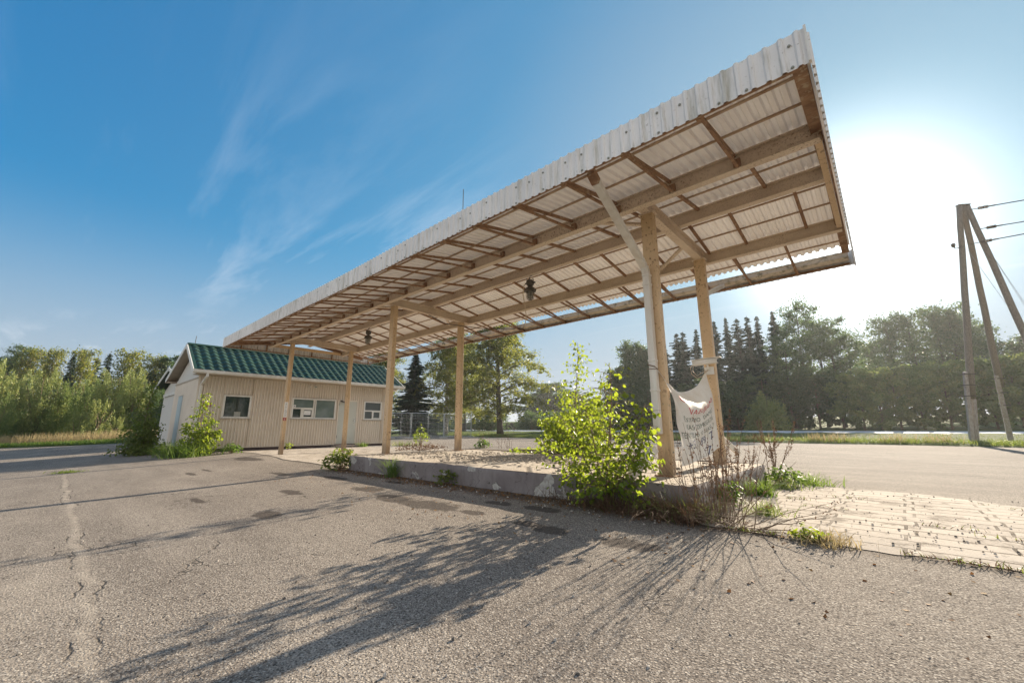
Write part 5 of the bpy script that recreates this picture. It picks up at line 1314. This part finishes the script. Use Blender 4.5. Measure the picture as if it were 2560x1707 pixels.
def stalks(label, loc, n, r, h0, h1, lean, seed, seeds=26, group='dry weed stalks', m='dryweed', dirn=None, thick=.0028, fl=0):
    thick *= 1.35
    rng = np.random.default_rng(seed); t = thing('dry_weed', label, 'weed', loc, 0, group); b = MB(); P = []; A = []
    for i in range(n):
        az = rng.random()*2*PI if dirn is None else dirn+rng.normal()*.6; l = abs(rng.normal())*lean; h = rng.uniform(h0, h1)
        p0 = np.array([rng.normal()*r, rng.normal()*r*.6, 0]); d = np.array([math.cos(az)*math.sin(l), math.sin(az)*math.sin(l), math.cos(l)])
        q = [p0+d*h*s+np.array([math.cos(az), math.sin(az), -.5])*.10*h*l*s*s+rng.normal(size=3)*.008 for s in np.linspace(0, 1, 6)]
        for v in q: v[2] = max(v[2], .006)
        b.tube(q, [thick*(1-.7*s) for s in np.linspace(0, 1, 6)], 4, cap=False)
        for u in 1-rng.random(seeds)**1.4*.62:
            a = u*5; a0 = min(4, int(a)); pt = q[a0]*(1-a+a0)+q[a0+1]*(a-a0); P.append(pt+rng.normal(size=3)*.009); A.append(d+rng.normal(size=3)*.7)
        if rng.random() < fl:
            s0 = q[3]; e = s0+np.array([math.cos(az+1), math.sin(az+1), 1.1])*h*.16; b.tube([s0, e], [thick*.5, thick*.25], 4, cap=False)
            for u in rng.random(seeds//2): P.append(s0+(e-s0)*u+rng.normal(size=3)*.008); A.append(rng.normal(size=3))
    b.build('stem', M['twig'] if m != 'straw' else M['timber'], t)
    P = np.array(P); A = np.array(A); k = len(P)
    V = leaf_quads(P, .024*rng.uniform(.6,1.5,k), .010*rng.uniform(.6,1.4,k), rng, axis=A); link('seed_heads', mesh_np('seed_heads', V, 4, M[m]), t); return t  # seed heads set along the dry stalks
stalks('big clump of tall dry brown stalks at the near corner of the island', L3(-1.20,3.93), 32, .08, .45, 1.02, .24, 1, 14, fl=.25)
stalks('spray of dry stalks arching left over the island edge from the corner clump', L3(-1.35,3.95), 30, .10, .5, .95, .9, 2, 5, dirn=2.9)
stalks('fallen dry stalks lying flat across the paving edge', L3(-1.02,3.86), 24, .12, .35, .8, 1.6, 3, 6, dirn=-.2)
stalks('tall brown mugwort standing at the far right corner of the island', L3(-1.36,7.25), 9, .06, .5, .92, .28, 4, 90, thick=.004, fl=.9)
stalks('dry stalks at the right end of the island below the outlet pipe', L3(-1.32,4.95), 14, .10, .4, .8, .2, 5, 40, fl=.4)
stalks('thin dry stalks standing on the yard behind the island', L3(-11.0,11.7), 9, .22, .4, .85, .2, 6, 30, thick=.006)
stalks('dry stalks in a green weed on the yard behind the island', L3(-12.3,11.8), 8, .15, .4, .9, .2, 7, 26, thick=.006)
stalks('few dry stalks rising from the bramble at the left island corner', L3(-8.25,4.05), 5, .08, .3, .55, .2, 8, 14)
# litter and loose stones
def litter():
    rng = np.random.default_rng(8); n = 1500
    x = rng.uniform(-8.3, -1.5, n); y = 3.98-np.abs(rng.normal(size=n))*.16; p = scatter(x, y); p[:,2] += .006
    m = 260; q = scatter(rng.uniform(-8, .5, m), rng.uniform(2.4, 3.9, m)); q[:,2] += .006; p = np.concatenate([p, q])
    V = leaf_quads(p, .032*rng.uniform(.5,1.3,len(p)), .022, rng, bias=(0,0,3)); tag(link('leaf_litter', mesh_np('leaf_litter', V, 4, M['deadleaf'])), 'dry brown leaves lying along the foot of the island', 'leaf litter', kind='stuff')
    b = MB(); rg = random.Random(4)
    for i in range(2600):
        if i < 1700: d = 1.0+5*rg.random()**1.5; a = rg.uniform(-1.75, .3); x = math.sin(a)*d; y = math.cos(a)*d
        elif i < 2250: x = rg.uniform(-1.3, 2.6); y = rg.uniform(3.9, 7.0)
        else: x = rg.uniform(-8, -1.5); y = 3.9-abs(rg.gauss(0,.2))
        if -8.2 < x < -1.4 and y > 3.98: continue
        if i < 1700 and rg.random() < .45: continue
        s = rg.choice((.003,.004,.005,.006,.009))*(1.4 if i > 2250 else 1); z = gz(x, y)+(.012 if 3.77 < y < 7.1 and x > -1.4 else 0); t = rg.random()*6
        pts = [(x+s*rg.uniform(.7,1.2)*math.cos(t+k*1.2566), y+s*rg.uniform(.7,1.2)*math.sin(t+k*1.2566)) for k in range(5)]
        b.add([(u, v, z-.002) for u, v in pts]+[(x+(u-x)*.6, y+(v-y)*.6, z+s*rg.uniform(.5,1)) for u, v in pts], [(5,6,7,8,9)]+[(k, (k+1) % 5, 5+(k+1) % 5, 5+k) for k in range(5)], 0 if rg.random() < .6 else 1)
    tag(b.build('loose_gravel', [pmat('dark_grit', (.10,.09,.08), .9), pmat('pale_grit', (.42,.38,.33), .9)]), 'loose grit scattered over asphalt and paving', 'gravel', kind='stuff')
litter()
def joint_weeds():
    rng = np.random.default_rng(15); P = []
    for i in range(18):
        cx, cy = rng.uniform(-1.3, 1.9), 3.83+.21*rng.integers(0, 15); n = int(rng.integers(8, 40))
        x = cx+rng.normal(size=n)*.10; y = cy+rng.normal(size=n)*.012
        k = (y < 6.9-.7*np.maximum(0, x-.15)) & (y > 3.78); P.append(scatter(x[k], y[k]))
    n = 900; x = rng.uniform(-1.2, 2.2, n); y = 3.80+rng.normal(size=n)*.018; k = np.sin(x*5)+np.sin(x*13+1) > -.2; P.append(scatter(x[k], y[k]))
    p = np.concatenate(P); p[:,2] += .006
    V = blades(p, rng, .015, .055, .006, 1.3, 3, 1.0); me = mesh_np('joint_moss', V, 4, [M['grass'], M['dryweed']], rng.random(len(V)//4) < .6)
    tag(link('joint_moss', me), 'moss and tiny dry weeds in the joints and along the front edge of the paving', 'moss', kind='stuff')
joint_weeds()

# ------------------------------------------------------------------ haze
def haze():
    b = MB(); b.box(-440, 320, -140, 440, -4, 19.5)
    m = bpy.data.materials.new('thin_morning_haze'); m.use_nodes = True; nt = m.node_tree; nt.nodes.clear()
    o = nt.nodes.new('ShaderNodeOutputMaterial'); v = nt.nodes.new('ShaderNodeVolumePrincipled')
    v.inputs['Color'].default_value = (.93,.95,.97,1); v.inputs['Density'].default_value = .0005; v.inputs['Anisotropy'].default_value = .4
    nt.links.new(v.outputs[0], o.inputs['Volume'])
    tag(b.build('haze', m), 'thin bright haze lying over the yard and the trees', 'haze', kind='stuff')
haze()
# ------------------------------------------------------------------ light, sky, camera
SUN_EL, SUN_AZ = math.radians(20.2), math.radians(-.25)
SD = Vector((math.sin(SUN_AZ)*math.cos(SUN_EL), math.cos(SUN_AZ)*math.cos(SUN_EL), math.sin(SUN_EL)))
L = bpy.data.lights.new('sun', 'SUN'); L.energy = 4.9; L.angle = math.radians(.5); L.color = (1, .86, .68)
so = bpy.data.objects.new('sun', L); COL.objects.link(so); so.rotation_euler = (-SD).to_track_quat('-Z', 'Y').to_euler(); so.location = (0, 20, 30)
w = bpy.data.worlds.new('World'); sc.world = w; w.use_nodes = True
g = NG(w.node_tree); bg = w.node_tree.nodes['Background']; bg.inputs['Strength'].default_value = .15
sky = g.n('ShaderNodeTexSky'); sky.sky_type = 'NISHITA'; sky.sun_disc = False; sky.sun_elevation = SUN_EL; sky.sun_rotation = SUN_AZ
sky.altitude = 60; sky.air_density = 1.0; sky.dust_density = .8; sky.ozone_density = 2.0
D = g.n('ShaderNodeTexCoord').outputs['Generated']
dx, dy, dz = g.xyz(D)
c = sky.outputs[0]
# aureole of bright haze round the sun
cosang = g.vmath('DOT_PRODUCT', D, tuple(SD), out=1)
c = g.mix(1.0, c, g.mix(g.mr(cosang, .70, .96, 0, 1, True), g.mix(g.mr(cosang, 0, .8), (.10,.58,1.08), (.28,.74,1.04)), (.70,.90,.95)), 'MULTIPLY')
# the sky never gets brighter than thin haze in it lets it
LIM = (1.15, 1.95, 2.5)
c = g.vmath('DIVIDE', g.vmath('MULTIPLY', c, LIM), g.vmath('ADD', c, LIM))
# paler towards the horizon
c = g.mix(g.math('MULTIPLY', g.mr(dz, .42, .02, 0, 1, True), .85), c, (1.32,1.40,1.54))
# whitish fill light added to the unseen half of the sky behind the camera
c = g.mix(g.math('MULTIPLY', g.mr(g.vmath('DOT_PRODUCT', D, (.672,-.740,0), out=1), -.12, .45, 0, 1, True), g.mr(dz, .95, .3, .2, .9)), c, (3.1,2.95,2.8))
glow = g.math('POWER', g.mr(cosang, .86, 1.0), 12.0)
c = g.mix(1.0, c, g.mix(glow, (0,0,0), (4.6,4.4,4.1)), 'ADD')
# thin cirrus
zz = g.math('MAXIMUM', dz, .06)
cv = g.n('ShaderNodeCombineXYZ'); g.set(cv.inputs[0], g.math('DIVIDE', dx, zz)); g.set(cv.inputs[1], g.math('DIVIDE', dy, zz))
cm = g.mapping(cv.outputs[0], (.32, 2.0, 1), (0, 0, .75))
n1 = g.noise(cm, 1.25, 10, .64, .35); n2 = g.noise(cv.outputs[0], .35, 3)
cl = g.math('MULTIPLY', g.mr(n1, .52, .80), g.mr(n2, .42, .62))
cl = g.math('MULTIPLY', cl, g.mr(dz, .02, .14))
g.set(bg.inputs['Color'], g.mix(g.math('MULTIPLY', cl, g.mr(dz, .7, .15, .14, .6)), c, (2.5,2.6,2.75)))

cd = bpy.data.cameras.new('camera'); co = bpy.data.objects.new('camera', cd); COL.objects.link(co)
cd.sensor_width = 36; cd.lens = 36*FPX/2560; cd.clip_start = .02; cd.clip_end = 3000
co.matrix_world = Matrix(((RIGHT[0], UP[0], -FWD[0], CAM[0]), (RIGHT[1], UP[1], -FWD[1], CAM[1]), (RIGHT[2], UP[2], -FWD[2], CAM[2]), (0,0,0,1)))
sc.camera = co
vs = sc.view_settings; sc.display_settings.display_device = 'sRGB'; vs.view_transform = 'Standard'; vs.look = 'None'; vs.gamma = 1; vs.exposure = 1.45; vs.use_curve_mapping = False
sc.cycles.use_denoising = True
sc.cycles.max_bounces = 8; sc.cycles.diffuse_bounces = 4; sc.cycles.transparent_max_bounces = 4; sc.cycles.use_adaptive_sampling = True
sc.cycles.adaptive_threshold = .01
